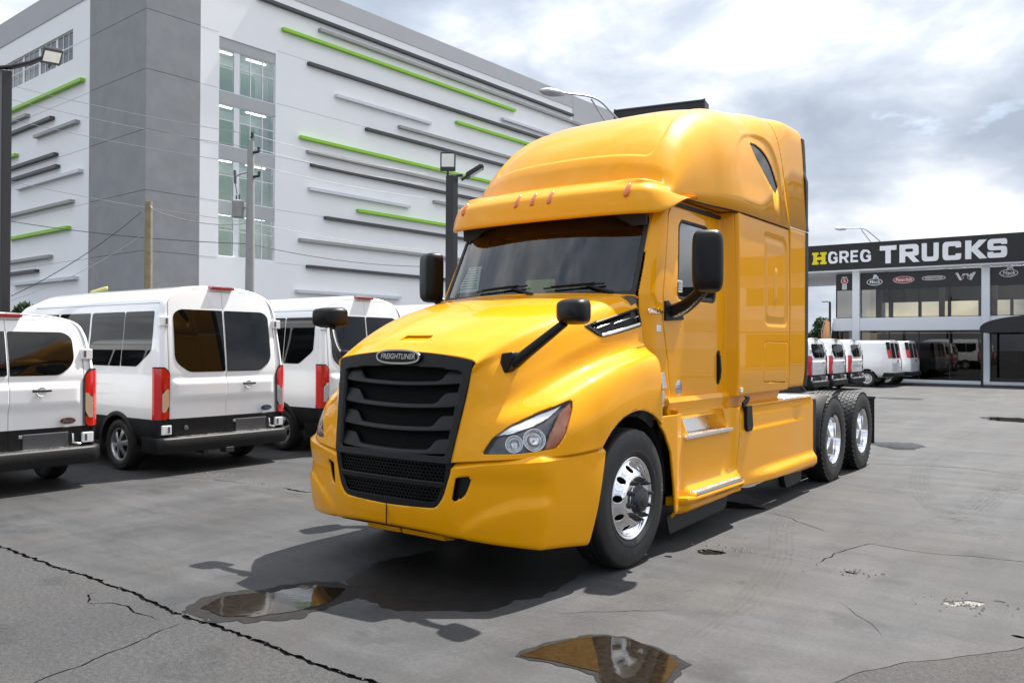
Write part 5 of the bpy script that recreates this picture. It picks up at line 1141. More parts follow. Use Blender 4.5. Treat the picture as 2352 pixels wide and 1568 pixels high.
# joints across the white render
for z in zs[1:-1]:
    MB().span((.0, 2.78, z-.012), (.004, wy0-.05, z+.012)).build('render_joint', M['bandg'], stor, 0)
    MB().span((.0, wy1+.05, z-.012), (.004, LA, z+.012)).build('render_joint', M['bandg'], stor, 0); MB().span((-LB, -.004, z-.012), (-5.97, 0, z+.012)).build('render_joint', M['bandg'], stor, 0)
def window(parent, plane, a0, a1, z0, z1, cols, rows, glassm):
    """plane 'A': x = 0 facade (a along y); plane 'B': y = 0 facade (a along x)"""
    def sp(a, b, zl, zh, dlo, dhi): return ((-dhi, a, zl), (-dlo, b, zh)) if plane == 'A' else ((a, dlo, zl), (b, dhi, zh))
    fr = MB(); t = .045
    fr.span(*sp(a0, a1, z0, z0+t, .10, .17)); fr.span(*sp(a0, a1, z1-t, z1, .10, .17)); fr.span(*sp(a0, a0+t, z0+t, z1-t, .10, .17)); fr.span(*sp(a1-t, a1, z0+t, z1-t, .10, .17)); wn = fr.build('window', M['frame'], parent, 0)
    xs = [a0+(a1-a0)*c for c in cols]; zz = [z0+(z1-z0)*r for r in rows]
    for x in xs[1:-1]: MB().span(*sp(x-t/2, x+t/2, z0+t, z1-t, .105, .165)).build('mullion', M['frame'], wn, 0)
    for x0, x1 in zip(xs[:-1], xs[1:]):
        for zl, zh in zip(zz[:-1], zz[1:]):
            MB().span(*sp(x0+t/2, x1-t/2, zl+t/2, zh-t/2, .13, .138)).build('pane', glassm, wn, 0)
        for zl in zz[1:-1]: MB().span(*sp(x0+t/2, x1-t/2, zl-t/2, zl+t/2, .107, .163)).build('transom', M['frame'], wn, 0)
    return wn
for z0, z1 in floors:
    window(stor, 'A', 3.88, 4.82, z0, z1, (0, 1), (0, .62, 1), M['bglass']); window(stor, 'A', 5.06, 7.26, z0, z1, (0, .32, .66, 1), (0, .62, 1), M['bglass'])
    MB().span((-.16, 4.82, z0), (-.10, 5.06, z1)).build('window_pier', M['frame'], stor, 0)
    # corridor behind the glass with green roller doors
    rm = MB(); rm.span((-1.6, 2.9, z0-.12), (-.36, 9.5, z0-.02)); rm.span((-1.6, 2.9, z1+.12), (-.36, 9.5, z1+.2)); rm.span((-1.66, 2.9, z0-.12), (-1.6, 9.5, z1+.2)); rm.build('corridor', M['bint'], stor, 0)
    for y0 in (3.3, 4.75, 6.15, 7.9): MB().span((-1.59, y0, z0-.02), (-1.55, y0+.85, z0+1.75)).build('roller_door', M['shutter'], stor, 0)
    for y0 in (4.5, 6.6): MB().span((-.9, y0-.6, z1+.06), (-.8, y0+.6, z1+.10)).build('tube_lamp', mat('lit_tube', (1, 1, 1), .5, emit=(1, 1, .97), es=4.) if 'lit_tube' not in bpy.data.materials else bpy.data.materials['lit_tube'], stor, 0)
M['dglass'] = mat('dark_blue_glass', (.03, .05, .06), .04, spec=.8)
x = -8.15
while x > -30: window(stor, 'B', x-2.15, x, 17.10, 18.73, (0, .33, .66, 1), (0, .5, 1), M['dglass']); MB().span((x-2.32, .10, 17.10), (x-2.15, .17, 18.73)).build('window_pier', M['frame'], stor, 0); x -= 2.32
BA = [('bargreen',7.6,27.94,18.95),('bardark',6.0,35.34,20.2),('barbeige',10.1,37.2,19.65),('bardark',9.35,33.5,17.52),('barwhite',11.32,19.16,16.15),('bardark',13.64,31.0,14.67),('barbeige',16.34,31.5,15.37),('bargreen',21.6,33.0,16.77),('barwhite',26.46,34.5,18.05),('bargreen',8.82,27.0,13.23),('barbeige',9.32,28.0,12.52),('bardark',9.58,28.0,11.80),('barwhite',9.45,17.31,10.42),('barbeige',19.5,27.5,11.07),('bargreen',13.0,26.0,9.64),('bardark',10.58,26.0,8.91),('barbeige',8.82,24.0,7.46),('bardark',9.35,24.0,6.0),('barwhite',8.62,16.54,4.56)]
for m_, y0, y1, z in BA: MB().span((.004, y0, z), (.26, y1, z+.17)).build('bar', M[m_], stor, 0)
BB_ = [('bargreen',6.58,19.5,15.56),('barbeige',13.77,21,14.9),('bardark',10.33,19,14.17),('barbeige',7.17,12.68,13.44),('bargreen',15.37,24,12.8),('bardark',9.83,20,12.07),('bardark',9.58,19,11.37),('barwhite',6.72,15.27,10.75),('barbeige',7.75,19,9.24),('bargreen',8.14,16.35,7.85),('barbeige',10.43,20,6.44),('bardark',12.26,20,5.73),('barwhite',7.2,15.72,5.08)]
for m_, a0, a1, z in BB_: MB().span((-a1, -.26, z), (-a0, -.004, z+.17)).build('bar', M[m_], stor, 0)

# ------------------------------------------------------------------ showroom
show = thing('truck_showroom', 'two storey truck showroom with black sign fascia and white columns', 'building', (-7.8, 37.5, 0))
M['swhite'] = mat('showroom_white', (.72, .74, .77), .8, var=.03, vscale=1.2, bump=.1, bscale=20); M['fascia'] = mat('black_fascia', (.012, .012, .013), .45, var=.15, vscale=2)
M['sglass'] = glass('smoked_glass', (.60, .58, .54), 1.5, 0, 1.6); M['sglass2'] = glass('smoked_glass_low', (.34, .33, .31), 1.5, 0, 1.5)
M['sframe'] = mat('black_frame', (.015, .015, .016), .4)
W_ = 26.; D_ = 9.
FK = .9884; FX = lambda x: 4.127+(x-4.127)*FK+7.8; FZ = lambda z: 1.61+(z-1.61)*FK   # the sign band stands half a metre proud of the glass
MB().span((-6.5, -.5, FZ(5.48)), (W_, .6, FZ(6.76))).build('fascia', M['fascia'], show, 0, .01)
MB().span((-6.4, -.46, 5.36), (W_, D_, FZ(5.48)-.004)).build('soffit', M['swhite'], show, 0)
MB().span((-6.4, .61, 5.45), (W_, D_, 5.9)).build('roof_slab', M['bandg'], show, 0)
MB().span((-.1, -.02, 2.46), (W_, .5, 3.08)).build('floor_band', M['swhite'], show, 0, .01)
MB().span((-.1, .5, 2.5), (W_, D_, 2.9)).build('floor_slab', M['swhite'], show, 0)
MB().span((-.1, .0, 0), (W_, D_, .14)).build('plinth', M['swhite'], show, 0)
MB().span((.6, -.55, 0), (W_, -.01, .13)).build('kerb', M['swhite'], show, 0, .02)
cols = [.83, 6.4, 12.1, 17.8, 23.5]
for x in cols: MB().span((x, -.12, .0), (x+.33, .40, 5.40)).build('column', M['swhite'], show, 0, .01)
MB().span((-.1, D_-.1, 4.25), (W_, D_-.02, 5.4)).build('rear_transom', mat('transom_dark', (.02,.02,.02), .6), show, 0); MB().span((-.1, D_-.2, .14), (W_, D_, 2.46)).build('rear_wall', mat('showroom_dark', (.06,.055,.05), .8), show, 0)
MB().span((-.1, .45, .141), (W_, D_-.25, .16)).build('showroom_floor', mat('showroom_floor', (.14,.13,.12), .25), show, 0)
def glaze(x0, x1, z0, z1, n, gm, y=.12):
    for k in range(n):
        a, b = x0+(x1-x0)*k/n, x0+(x1-x0)*(k+1)/n
        MB().span((a+.02, y, z0+.03), (b-.02, y+.012, z1-.03)).build('window_pane', gm, show, 0)
    f = MB(); f.span((x0, y-.03, z0), (x1, y+.05, z0+.03)); f.span((x0, y-.03, z1-.03), (x1, y+.05, z1)); f.build('window_rail', M['sframe'], show, 0)
    for k in range(n+1):
        a = x0+(x1-x0)*k/n; MB().span((a-.022, y-.028, z0+.03), (a+.022, y+.048, z1-.03)).build('mullion', M['sframe'], show, 0)
glaze(.02, .82, 3.09, 5.28, 1, M['sglass']); glaze(.02, .82, .15, 2.45, 1, M['sglass2'])
for c0, c1, n in ((1.17, 6.39, 4), (6.74, 12.09, 4), (12.44, 17.79, 4)):
    glaze(c0, c1, 3.09, 5.28, n, M['sglass']); glaze(c0, c1, .15, 2.45, n, M['sglass2'])
    MB().span((c0, .06, 4.45), (c1, .088, 5.26)).build('sign_band', mat('sign_band_black', (.014,.014,.017), .3) if 'sign_band_black' not in bpy.data.materials else bpy.data.materials['sign_band_black'], show, 0)
MB().span((.03, .06, 4.45), (.81, .088, 5.26)).build('sign_band', bpy.data.materials['sign_band_black'], show, 0)
for k in range(12): MB().span((.6+k*1.5, D_-.15, 2.9), (.75+k*1.5, D_, 5.4)).build('rear_mullion', M['sframe'], show, 0)
for k in range(7): MB().span((1.2+k*2.6, 3.0+(k % 2)*2, 2.9), (1.45+k*2.6, 3.25+(k % 2)*2, 5.4)).build('inner_column', M['grey'], show, 0)
lit = bpy.data.materials['lit_tube']
for k in range(5): MB().span((3.0, 1.2+k*1.3, 5.30), (17, 1.26+k*1.3, 5.34)).build('tube_lamp', lit, show, 0)
# furniture inside
for k in range(6):
    x = 2.4+k*1.1; MB().span((x, 1.2, .16), (x+.5, 1.7, .60)).build('chair', M['dark'], show, 0, .05); MB().span((x, 1.62, .60), (x+.5, 1.72, 1.1)).build('chair_back', M['dark'], show, 0, .05)
for k in range(3): MB().span((2.2+k*2.2, 2.6, .16), (3.9+k*2.2, 3.2, .95)).build('desk', mat('desk_top', (.3,.22,.14), .4) if k == 0 else bpy.data.materials['desk_top'], show, 0, .02)
# entrance canopy
can = MB(); secs = []
for t in np.linspace(0, math.pi, 24): secs.append([(6.72+2.9-2.95*math.cos(t), y, 2.42+.62*math.sin(t)**.8) for y in (-2.6, -.05)])
cn = thing('entrance_canopy', 'black arched fabric canopy on posts over the showroom entrance', 'canopy', (-7.8, 37.5, 0))
MB().loft(secs, closed=False, caps=False).build('canopy_top', M['fascia'], cn, 60, solid=.02, fix=False)
MB().add([(s_[0][0], -2.6, s_[0][2]) for s_ in secs], [list(range(24))]).build('canopy_front', M['fascia'], cn, 0, fix=False)
MB().span((6.67, -2.6, 2.30), (12.57, -.05, 2.42)).build('canopy_valance', M['fascia'], cn, 0)
for x in (6.74, 12.45): MB().tube([(x, -2.5, 0), (x, -2.5, 2.40)], .05, 10).build('canopy_post', M['fascia'], cn, 50)
# lettering built from stroke outlines
def letter(name, polys, x, z, w, h, m, parent, y=-1.03, dep=.05, slant=0.):
    cu = bpy.data.curves.new(name, 'CURVE'); cu.dimensions = '2D'; cu.fill_mode = 'BOTH'; cu.extrude = dep/2
    for P in polys:
        sp = cu.splines.new('POLY'); sp.points.add(len(P)-1); sp.use_cyclic_u = True
        for q, (a, b) in zip(sp.points, P): q.co = (a*w, b*h, 0, 1)
    t = bpy.data.objects.new(name, cu); COL.objects.link(t); me = bpy.data.meshes.new_from_object(t.evaluated_get(bpy.context.evaluated_depsgraph_get())); bpy.data.objects.remove(t)
    me.materials.clear(); me.materials.append(m); o = bpy.data.objects.new(name, me); COL.objects.link(o); o.parent = parent; o.location = (x, y, z); o.rotation_euler = (math.radians(90), 0, 0); return o
r6 = lambda P, r=.12: rp(P, r, 5)
GL = {
 'T': [[(0,1),(1,1),(1,.74),(.66,.74),(.66,0),(.34,0),(.34,.74),(0,.74)]],
 'R': [rp([(0,0),(0,1),(.98,1),(1,.38),(.74,.34),(1.04,0),(.70,0),(.42,.34),(.30,.34),(.30,0)], [0,0,.2,.2,.02,0,0,0,0,0]), rp([(.30,.58),(.30,.76),(.70,.76),(.70,.58)], .07)],
 'U': [rp([(0,1),(0,0),(1,0),(1,1),(.70,1),(.70,.25),(.30,.25),(.30,1)], [0,.24,.24,0,0,.08,.08,0])],
 'C': [rp([(1,.66),(1,1),(0,1),(0,0),(1,0),(1,.34),(.70,.34),(.70,.25),(.30,.25),(.30,.75),(.70,.75),(.70,.66)], [0,.24,.24,.24,.24,0,0,.06,.08,.08,.06,0])],
 'K': [[(0,0),(0,1),(.30,1),(.30,.62),(.66,1),(1.04,1),(.60,.53),(1.06,0),(.68,0),(.30,.44),(.30,0)]],
 'S': [rp([(1,.70),(1,1),(0,1),(0,.40),(.70,.40),(.70,.25),(.30,.25),(.30,.32),(0,.32),(0,0),(1,0),(1,.61),(.30,.61),(.30,.76),(.70,.76),(.70,.70)], [0,.24,.24,.2,.05,.06,.05,0,0,.24,.24,.2,.05,.06,.05,0])],
 'H': [[(0,0),(.44,0),(.44,.2),(.34,.2),(.34,.38),(.66,.38),(.66,.2),(.56,.2),(.56,0),(1,0),(1,.2),(.92,.2),(.92,.8),(1,.8),(1,1),(.56,1),(.56,.8),(.66,.8),(.66,.62),(.34,.62),(.34,.8),(.44,.8),(.44,1),(0,1),(0,.8),(.08,.8),(.08,.2),(0,.2)]],
 'G': [rp([(.96,.70),(.74,.98),(.2,1.02),(0,.75),(0,.25),(.2,-.02),(.75,-.02),(.97,.10),(.97,.54),(.55,.54),(.55,.36),(.73,.36),(.73,.20),(.45,.15),(.26,.32),(.26,.68),(.45,.84),(.66,.80),(.76,.62)], [.02,.2,.3,.3,.3,.3,.15,.02,0,0,0,0,.05,.2,.2,.2,.2,.1,.02])],
 'r': [rp([(0,0),(0,1),(.75,1),(.98,.85),(.98,.5),(.72,.38),(1,0),(.72,0),(.46,.34),(.26,.34),(.26,0)], [0,0,.2,.15,.15,.02,0,0,0,0,0]), rp([(.26,.54),(.26,.81),(.70,.81),(.70,.54)], .12)],
 'E': [[(0,0),(0,1),(.92,1),(.92,.81),(.27,.81),(.27,.61),(.85,.61),(.85,.43),(.27,.43),(.27,.19),(.92,.19),(.92,0)]]}
M['signwhite'] = mat('sign_white', (.80, .81, .83), .4); M['signyellow'] = mat('sign_yellow', (.78, .62, .01), .4)
for ch, x0, x1 in (('T',-5.72,-4.95),('R',-4.84,-3.97),('U',-3.87,-3.13),('C',-2.99,-2.20),('K',-2.06,-1.20),('S',-1.17,-.38)):
    letter('sign_letter', GL[ch], FX(x0), FZ(5.68), (x1-x0)*.97*FK, .84, M['signwhite'], show, -.53)
letter('sign_letter', GL['H'], FX(-8.93), FZ(5.80), .70, .60, M['signyellow'], show, -.53)
for ch, x0, x1 in (('G',-8.14,-7.68),('r',-7.60,-7.16),('E',-7.07,-6.70),('G',-6.62,-6.12)): letter('sign_letter', GL[ch], FX(x0), FZ(5.82), x1-x0, .58, M['signwhite'], show, -.53)
# maker emblems on the window band
M['eline'] = mat('emblem_white', (.70, .71, .73), .5); M['ered'] = mat('emblem_red', (.42, .03, .04), .5)
def ring(name, cx, cz, a, b, t, m, parent, y=.050, p=2.):
    o1, o2 = oval(a, b, 40, p), oval(a-t, b-t, 40, p); n = 40; return mesh(name, [(cx+u, y, cz+v) for u, v in o1]+[(cx+u, y, cz+v) for u, v in o2], [[i, (i+1) % n, n+(i+1) % n, n+i] for i in range(n)], m, parent, 0, .008)
def disc(name, cx, cz, a, b, m, parent, y=.054): return mesh(name, [(cx+u, y, cz+v) for u, v in oval(a, b, 40, 2.)], [list(range(40))], m, parent, 0, .004)
def etext(body, cx, cz, size, shear=0., sx=1., off=0.): return text('emblem_lettering', body, size, M['eline'], show, (cx, .046, cz), (math.radians(90), 0, 0), .002, off, sx, shear)
def mack(cx, cz):
    ring('emblem_ring', cx, cz, .36, .17, .03, M['eline'], show); etext('Mack', cx, cz, .24, .2, .95, .004)
    letter('emblem_dog', [rp([(0,0),(.0,.25),(.12,.55),(.08,.8),(.25,1),(.6,1),(.7,.85),(.68,.7),(.9,.6),(1,.35),(.95,0),(.8,0),(.78,.3),(.35,.3),(.3,0)], .04)], cx-.08, cz+.14, .26, .22, M['eline'], show, .052, .008)
def peter(cx, cz): disc('emblem_field', cx, cz, .46, .16, M['ered'], show); ring('emblem_ring', cx, cz, .47, .17, .018, M['eline'], show); etext('Peterbilt', cx, cz, .22, .2, .95, .003)
def freight(cx, cz): ring('emblem_ring', cx, cz, .50, .10, .02, M['eline'], show, p=3.); ring('emblem_ring', cx, cz, .46, .075, .01, M['eline'], show, p=3.); etext('FREIGHTLINER', cx, cz, .115, .15, 1., .003)
def wstar(cx, cz):
    for P in ([(-.42,.17),(-.30,.17),(-.2,-.06),(-.1,.12),(.02,.12),(-.17,-.18),(-.24,-.18)], [(.42,.17),(.30,.17),(.2,-.06),(.1,.12),(-.02,.12),(.17,-.18),(.24,-.18)]): letter('emblem_bar', [P, [(a*.82+(.045 if a < 0 else -.045)*1, b*.70) for a, b in P]], cx, cz, 1, 1, M['eline'], show, .052 if P[0][0] < 0 else .058, .006)
    letter('emblem_star', [[(.075*(1 if k % 2 == 0 else .4)*math.sin(k*math.pi/5), .075*(1 if k % 2 == 0 else .4)*math.cos(k*math.pi/5)) for k in range(10)]], cx, cz+.03, 1, 1, M['ered'], show, .042, .006)
def kw(cx, cz):
    disc('emblem_field', cx, cz+.13, .15, .15, M['ered'], show); ring('emblem_ring', cx, cz+.13, .17, .17, .025, M['eline'], show); etext('K', cx, cz+.18, .13, 0, 1, .003); etext('W', cx, cz+.08, .13, 0, 1, .003)
    for k in range(4): MB().span((cx-.105+k*.055, .046, cz-.30), (cx-.065+k*.055, .054, cz-.04)).build('emblem_bar', M['eline'], show, 0)
    MB().span((cx-.13, .046, cz+.30), (cx+.13, .054, cz+.33)).build('emblem_bar', M['eline'], show, 0)
kw(.42, 4.80); mack(1.82, 4.82); peter(3.12, 4.87); freight(4.42, 4.90); wstar(5.74, 4.92); mack(7.45, 4.98)
MB().span((6.74, -.02, .15), (12.08, .08, .3)).build('door_sill', M['sframe'], show, 0)

# ------------------------------------------------------------------ poles, lamps, wires, sign, tree, flags
M['polblk'] = mat('black_pole_paint', (.010, .010, .013), .4, var=.1); M['led'] = mat('led_panel', (.62, .62, .58), .4, var=.05, vscale=30)
M['wood'] = mat('weathered_wood', (.26, .21, .13), .9, var=.25, vscale=5, bump=.5, bscale=30); M['conc'] = mat('grey_concrete_pole', (.30, .30, .29), .85, var=.1, vscale=3)
M['galv'] = mat('galvanised_steel', (.45, .46, .47), .4, .5, var=.1); M['wire'] = mat('overhead_wire', (.30, .30, .31), .5); M['wired'] = mat('dark_cable', (.04, .04, .045), .6)
def flood(parent, c, yaw, tilt, s=1.):
    R = Matrix.Rotation(yaw, 3, 'Z') @ Matrix.Rotation(tilt, 3, 'X')
    def put(mb, name, m, par, bev=.0):
        V = [tuple(R @ Vector(v)*s + Vector(c)) for v in mb.V]; return mesh(name, V, mb.F, m, par, 0, 0, bev)
    h = put(MB().box((0, 0, 0), (.32, .07, .40)), 'flood_head', M['polblk'], parent, .012); put(MB().box((0, -.0365, .02), (.26, .006, .28)), 'led_panel', M['led'], h); put(MB().box((0, 0, -.25), (.05, .05, .12)), 'bracket', M['polblk'], h)
    for k in range(5): put(MB().box((-.12+k*.06, .045, 0), (.008, .03, .34)), 'fin', M['polblk'], h)
Hp = (-7.354, 7.805, 5.175)[2]
lp1 = thing('lot_light_pole', 'black square light pole with two floodlights behind the third van', 'light pole', (-7.353, 7.833, 1.562)[:2] + (0,), math.radians(3))
MB().span((-.095, -.095, 0), (.095, .095, (-7.354, 7.805, 5.175)[2])).build('pole', M['polblk'], lp1, 0, .015)
flood(lp1, (-.07, -.05, Hp+.30), math.radians(36), math.radians(-6), 1.0); flood(lp1, (.36, .31, Hp+.10), math.radians(127), math.radians(58), 1.05); MB().tube([(-.05, 0, Hp), (.16, .16, Hp+.03)], .03, 8).build('arm', M['polblk'], lp1, 50)
lp2 = thing('lot_light_pole', 'black light pole with one floodlight at the left edge of the picture', 'light pole', (-8.908, -0.185, 1.546)[:2] + (0,), math.radians(0)); H2 = (-8.889, -0.2, 5.538)[2]
MB().span((-.068, -.068, 0), (.068, .068, H2)).build('pole', M['polblk'], lp2, 0, .012)
flood(lp2, (.53, .40, H2+.22), math.radians(75), math.radians(66), .80); MB().tube([(-.26, -.13, H2+.05), (.06, .06, H2+.06), (.29, .22, H2+.12), (.44, .34, H2+.20)], .035, 8).build('arm', M['polblk'], lp2, 50)
wp_ = thing('utility_pole', 'short weathered wooden utility pole in front of the grey corner', 'utility pole', (-22.2, 9.6, 0)); MB().tube([(0, 0, 0), (0, 0, 6.37)], [.15, .115], 14).build('pole', M['wood'], wp_, 50)
MB().tube([(0, 0, 6.15), (.12, 0, 6.2), (.22, 0, 6.1)], .025, 6).build('insulator', M['conc'], wp_, 50)
cp_ = thing('utility_pole', 'grey concrete utility pole carrying a transformer can', 'utility pole', (-20.0, 12.0, 0))
MB().tube([(0, 0, 0), (0, 0, 8.55)], [.19, .115], 14).build('pole', M['conc'], cp_, 50)
MB().lathe([(.001, 5.95), (.19, 5.95), (.20, 5.99), (.20, 6.42), (.21, 6.45), (.20, 6.50), (.10, 6.54), (.001, 6.55)], 24, 'Z', (-.33, -.25, 0)).build('transformer', M['conc'], cp_, 40)
for dx in (-.10, .06): MB().tube([(-.33+dx, -.25, 6.5), (-.33+dx, -.25, 6.72)], .03, 8).build('bushing', M['grey'], cp_, 50)
MB().tube([(0, 0, 6.3), (-.2, -.15, 6.3)], .05, 8).build('bracket', M['galv'], cp_, 50)
for z, d in ((8.72, .05), (8.20, .28), (7.37, .30)): MB().tube([(0, 0, z-.06), (d, d*.4, z-.02), (d, d*.4, z+.12)], .05, 8).build('insulator', M['steel'], cp_, 50)
MB().tube([(-.10, -.05, 7.5), (-.30, -.2, 7.45), (-.45, -.35, 7.3)], .04, 8).build('cutout_arm', M['galv'], cp_, 50); MB().tube([(-.42, -.33, 7.55), (-.40, -.32, 7.1)], .045, 8).build('fuse_cutout', M['grey'], cp_, 50)
MB().tube([(-.40, -.32, 7.1), (-.36, -.28, 6.75)], .015, 6).build('lead', M['wired'], cp_, 50)
def wire(a, b, sag, r, m, label, n=24):
    P = [Vector(a).lerp(Vector(b), k/n) - Vector((0, 0, sag*4*(k/n)*(1-k/n))) for k in range(n+1)]
    o = MB().tube([tuple(p) for p in P], r, 5).build('overhead_wire', m, None, 60); tag(o, label, 'wire', 'overhead wires along the street')
WL = [((-31.514, 9.084, 11.827), (-21.724, 13.28, 9.299), (-18.975, 19.698, 8.603), 'topmost white wire from the left pole to the concrete pole'), ((-31.514, 9.088, 11.277), (-21.66, 13.331, 8.806), (-18.975, 19.701, 8.159), 'second white wire from the top, left of the concrete pole'), ((-31.514, 9.094, 10.485), (-21.66, 13.336, 8.202), (-18.975, 19.705, 7.628), 'third white wire from the top, crossing the grey corner'), ((-31.513, 9.113, 8.042), (-21.659, 13.352, 6.071), (-18.974, 19.721, 5.5), 'thin wire below the middle of the grey corner')]
for (a, b, c, lb) in WL:
    A, B, C_ = a, b, c; wire(A, B, .12, .011, M['wire'], lb + ', left span'); wire(B, C_, .12, .011, M['wire'], lb + ', right span')
wire((-31.513, 9.125, 6.459), (-21.761, 13.282, 5.307), .15, .014, M['wired'], 'dark cable low across the grey corner, left span'); wire((-21.761, 13.282, 5.307), (-18.903, 19.779, 4.845), .2, .016, M['wired'], 'dark cable running right from the concrete pole towards the truck')
wire((-22.39, 9.688, 6.185), (-21.761, 13.276, 6.071), .25, .014, M['wired'], 'dark cable between the wooden and the concrete pole'); wire((-22.566, 9.559, 6.052), (-23.919, 6.078, 3.099), .2, .013, M['wired'], 'dark guy cable sloping down left from the wooden pole')
wire((-22.566, 9.565, 5.264), (-23.919, 6.079, 2.964), .2, .008, M['wire'], 'thin guy wire sloping down left below the dark one')
def cobra(label, base, top, tip, r=.07):
    t = thing('street_lamp', label, 'street lamp', (base[0], base[1], 0)); b = Vector(base); rel = lambda p: tuple(Vector(p) - Vector((base[0], base[1], 0)))
    MB().tube([(0, 0, 0), rel(top)], [r*1.5, r], 10).build('pole', M['galv'], t, 50)
    T, P = Vector(top), Vector(tip); mid = T.lerp(P, .55) + Vector((0, 0, .45)); low = T - Vector((0, 0, .9))
    arm = cr_line(np.array([tuple(T), tuple(T.lerp(P, .28)+Vector((0, 0, .30))), tuple(mid), tuple(P)]), 14); MB().tube([rel(p) for p in arm], r*.45, 8).build('arm', M['galv'], t, 50)
    MB().tube([rel(low), rel(tuple(T.lerp(P, .60)+Vector((0, 0, .36))))], r*.40, 8).build('brace', M['galv'], t, 50)
    d = (P - T); d.z = 0; d.normalize(); sidev = Vector((-d.y, d.x, 0)); secs = []
    for k, w, h in ((-.05, .05, .05), (.10, .13, .08), (.35, .17, .11), (.60, .15, .10), (.78, .05, .03)):
        c = P + d*k - Vector((0, 0, .02)); secs.append([rel(tuple(c + sidev*(w*math.cos(a)) + Vector((0, 0, h*math.sin(a)*(1. if math.sin(a) > 0 else 1.2))))) for a in np.linspace(0, 2*math.pi, 12, endpoint=False)])
    MB().loft(secs).build('lamp_head', M['galv'], t, 50)
cobra('grey cobra head street lamp reaching out left above the truck roof', (-8.649, 18.081, 2.947), (-8.65, 18.04, 8.307), (-9.874, 15.873, 9.347))
cobra('grey cobra head street lamp above the showroom roof', (-8.376, 50.064, 5.664), (-8.377, 50.046, 8.05), (-10.013, 47.573, 8.898), .08)
# black box sign behind the truck
bs = thing('roadside_sign', 'black box sign cabinet rising behind the truck roof', 'sign', (-9.357, 21.928, 1.565)[:2] + (0,), 0.)
A, B = Vector((-11.239, 21.46, 10.194)), Vector((-8.008, 22.119, 10.355)); o_ = Vector(bs.location); ax = (B-A); ax.z = 0; ln = ax.length; ax.normalize(); nn = Vector((ax.y, -ax.x, 0)); zt_ = B.z; zb_ = zt_-1.7
c0 = Vector((A.x, A.y, 0)) - o_; V = []
for p in (c0, c0+ax*ln, c0+ax*ln-nn*.75, c0-nn*.75): V += [(p.x, p.y, zb_), (p.x, p.y, zt_)]
sb_ = mesh('cabinet', V, [[0,2,3,1],[2,4,5,3],[4,6,7,5],[6,0,1,7],[1,3,5,7],[0,6,4,2]], M['fascia'], bs, 0, 0, .02)
fr_ = MB()
for p, q in ((c0+nn*.01, c0+ax*ln+nn*.01),):
    for z in (zt_-.05, zb_+.05): fr_.tube([(p.x, p.y, z), (q.x, q.y, z)], .035, 6)
    fr_.tube([(p.x, p.y, zb_), (p.x, p.y, zt_)], .035, 6); fr_.tube([(q.x, q.y, zb_), (q.x, q.y, zt_)], .035, 6)
fr_.build('cabinet_frame', M['bardark'], bs, 50); mid = c0+ax*ln/2-nn*.37; MB().tube([(mid.x, mid.y, 0), (mid.x, mid.y, zb_)], .2, 12).build('post', M['polblk'], bs, 50)
# far light pole, flags, tree, low wall
fp = thing('lot_light_pole', 'thin far light pole left of the showroom', 'light pole', (-11.071, 48.087, 1.581)[:2] + (0,)); MB().tube([(0, 0, 0), (0, 0, 4.45)], .07, 8).build('pole', M['polblk'], fp, 50); MB().box((-.2, -.1, 4.5), (.5, .25, .08)).build('lamp_head', M['galv'], fp, 0, .02)
for fx, fy, c, lb in ((-8.182, 36.522, (.75, .36, .16), 'pale orange feather flag behind the far vans'), (-7.709, 38.121, (.80, .24, .03), 'bright orange feather flag beside the showroom'), (-8.405, 38.85, (.02, .02, .025), 'black feather flag between the two orange ones')):
    p = (fx, fy); t = thing('feather_flag', lb, 'flag', (p[0], p[1], 0), 0, 'feather flags by the showroom'); MB().tube([(0, 0, 0), (0, 0, 2.4), (.12, 0, 2.9), (.34, 0, 3.1)], .018, 6).build('flag_pole', M['galv'], t, 50)
    secs = [[(.02+max(0, (z-2.3))*.22*1.2, .03*math.sin(z*4), z), (.42-.12*max(0, (1.1-z)) - max(0, z-2.2)*.05, .06*math.sin(z*4+1), z-.18*(z > 2.6))] for z in np.linspace(.75, 3.05, 14)]
    MB().loft(secs, closed=False, caps=False).build('flag_cloth', mat('flag_cloth', c, .8), t, 60, solid=.004, fix=False)
p = (-9.433, 41.825, 1.584); lw = MB().span((-16, 0, 0), (9, .2, 1.5)).build('boundary_wall', M['swhite'], None, 0); lw.location = (p[0], p[1], 0); tag(lw, 'low pale boundary wall left of the showroom', 'wall')
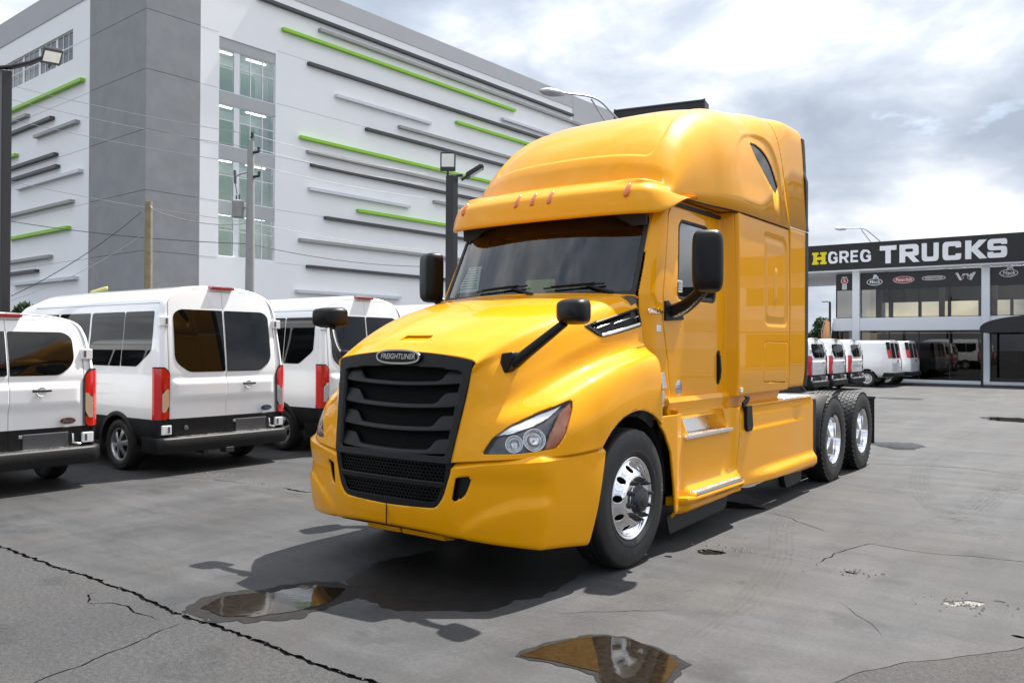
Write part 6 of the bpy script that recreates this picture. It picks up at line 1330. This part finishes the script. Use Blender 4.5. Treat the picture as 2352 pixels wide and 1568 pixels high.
M['leaf'] = mat('tree_leaves', (.045, .085, .028), .6, var=.4, vscale=3); M['bark'] = mat('bark', (.10, .075, .05), .9, var=.3)
def tree(label, loc, h, r, n=2600, seed=1):
    t = thing('broadleaf_tree', label, 'tree', loc); g = np.random.default_rng(seed)
    MB().tube([(0, 0, 0), (.05, 0, h*.3), (.0, .1, h*.6)], [.2, .15, .08], 8).build('trunk', M['bark'], t, 50)
    for k in range(5): a = k*1.25; MB().tube([(0, 0, h*.35), (r*.5*math.cos(a), r*.5*math.sin(a), h*.65)], [.09, .03], 6).build('limb', M['bark'], t, 50)
    cl = [(g.normal(0, r*.42), g.normal(0, r*.42), h*(.45+.5*g.random()), r*(.25+.25*g.random())) for _ in range(16)]; V = []; F = []
    for _ in range(n):
        c = cl[g.integers(len(cl))]; d = g.normal(0, 1, 3); d /= np.linalg.norm(d); p = np.array(c[:3]) + d*c[3]*(g.random()**.4)*np.array([1, 1, .75]); s_ = .10+.10*g.random(); u = g.normal(0, 1, 3); u /= np.linalg.norm(u); v = np.cross(u, g.normal(0, 1, 3)); v /= np.linalg.norm(v)
        i = len(V); V += [p-u*s_, p+v*s_*.5, p+u*s_, p-v*s_*.5]; F.append([i, i+1, i+2, i+3])
    mesh('crown', V, F, M['leaf'], t, 0)
tree('dark green tree in the gap left of the showroom', (-14.061, 55.835, 1.573)[:2] + (0,), 4.0, 1.05, 2200, 1)
tree('small green tree top over the low roof van by the left pole', (-23.669, 6.277, 1.474)[:2] + (0,), 3.05, .40, 900, 2)
p = (-17.765, 5.687, 1.505); fl = thing('yellow_flag', 'pale yellow pennant just above the van roof', 'flag', (p[0], p[1], 0)); MB().tube([(0, 0, 0), (0, 0, 3.0)], .02, 6).build('flag_pole', M['galv'], fl, 50)
MB().loft([[(x*.8, x*.6, 2.9+.16*x+.04*math.sin(x*9)), (x*.8, x*.6, 3.08+.13*x+.03*math.sin(x*7))] for x in np.linspace(-.22, .25, 8)], closed=False, caps=False).build('flag_cloth', mat('pale_yellow_cloth', (.62, .58, .22), .8), fl, 60, solid=.004, fix=False)
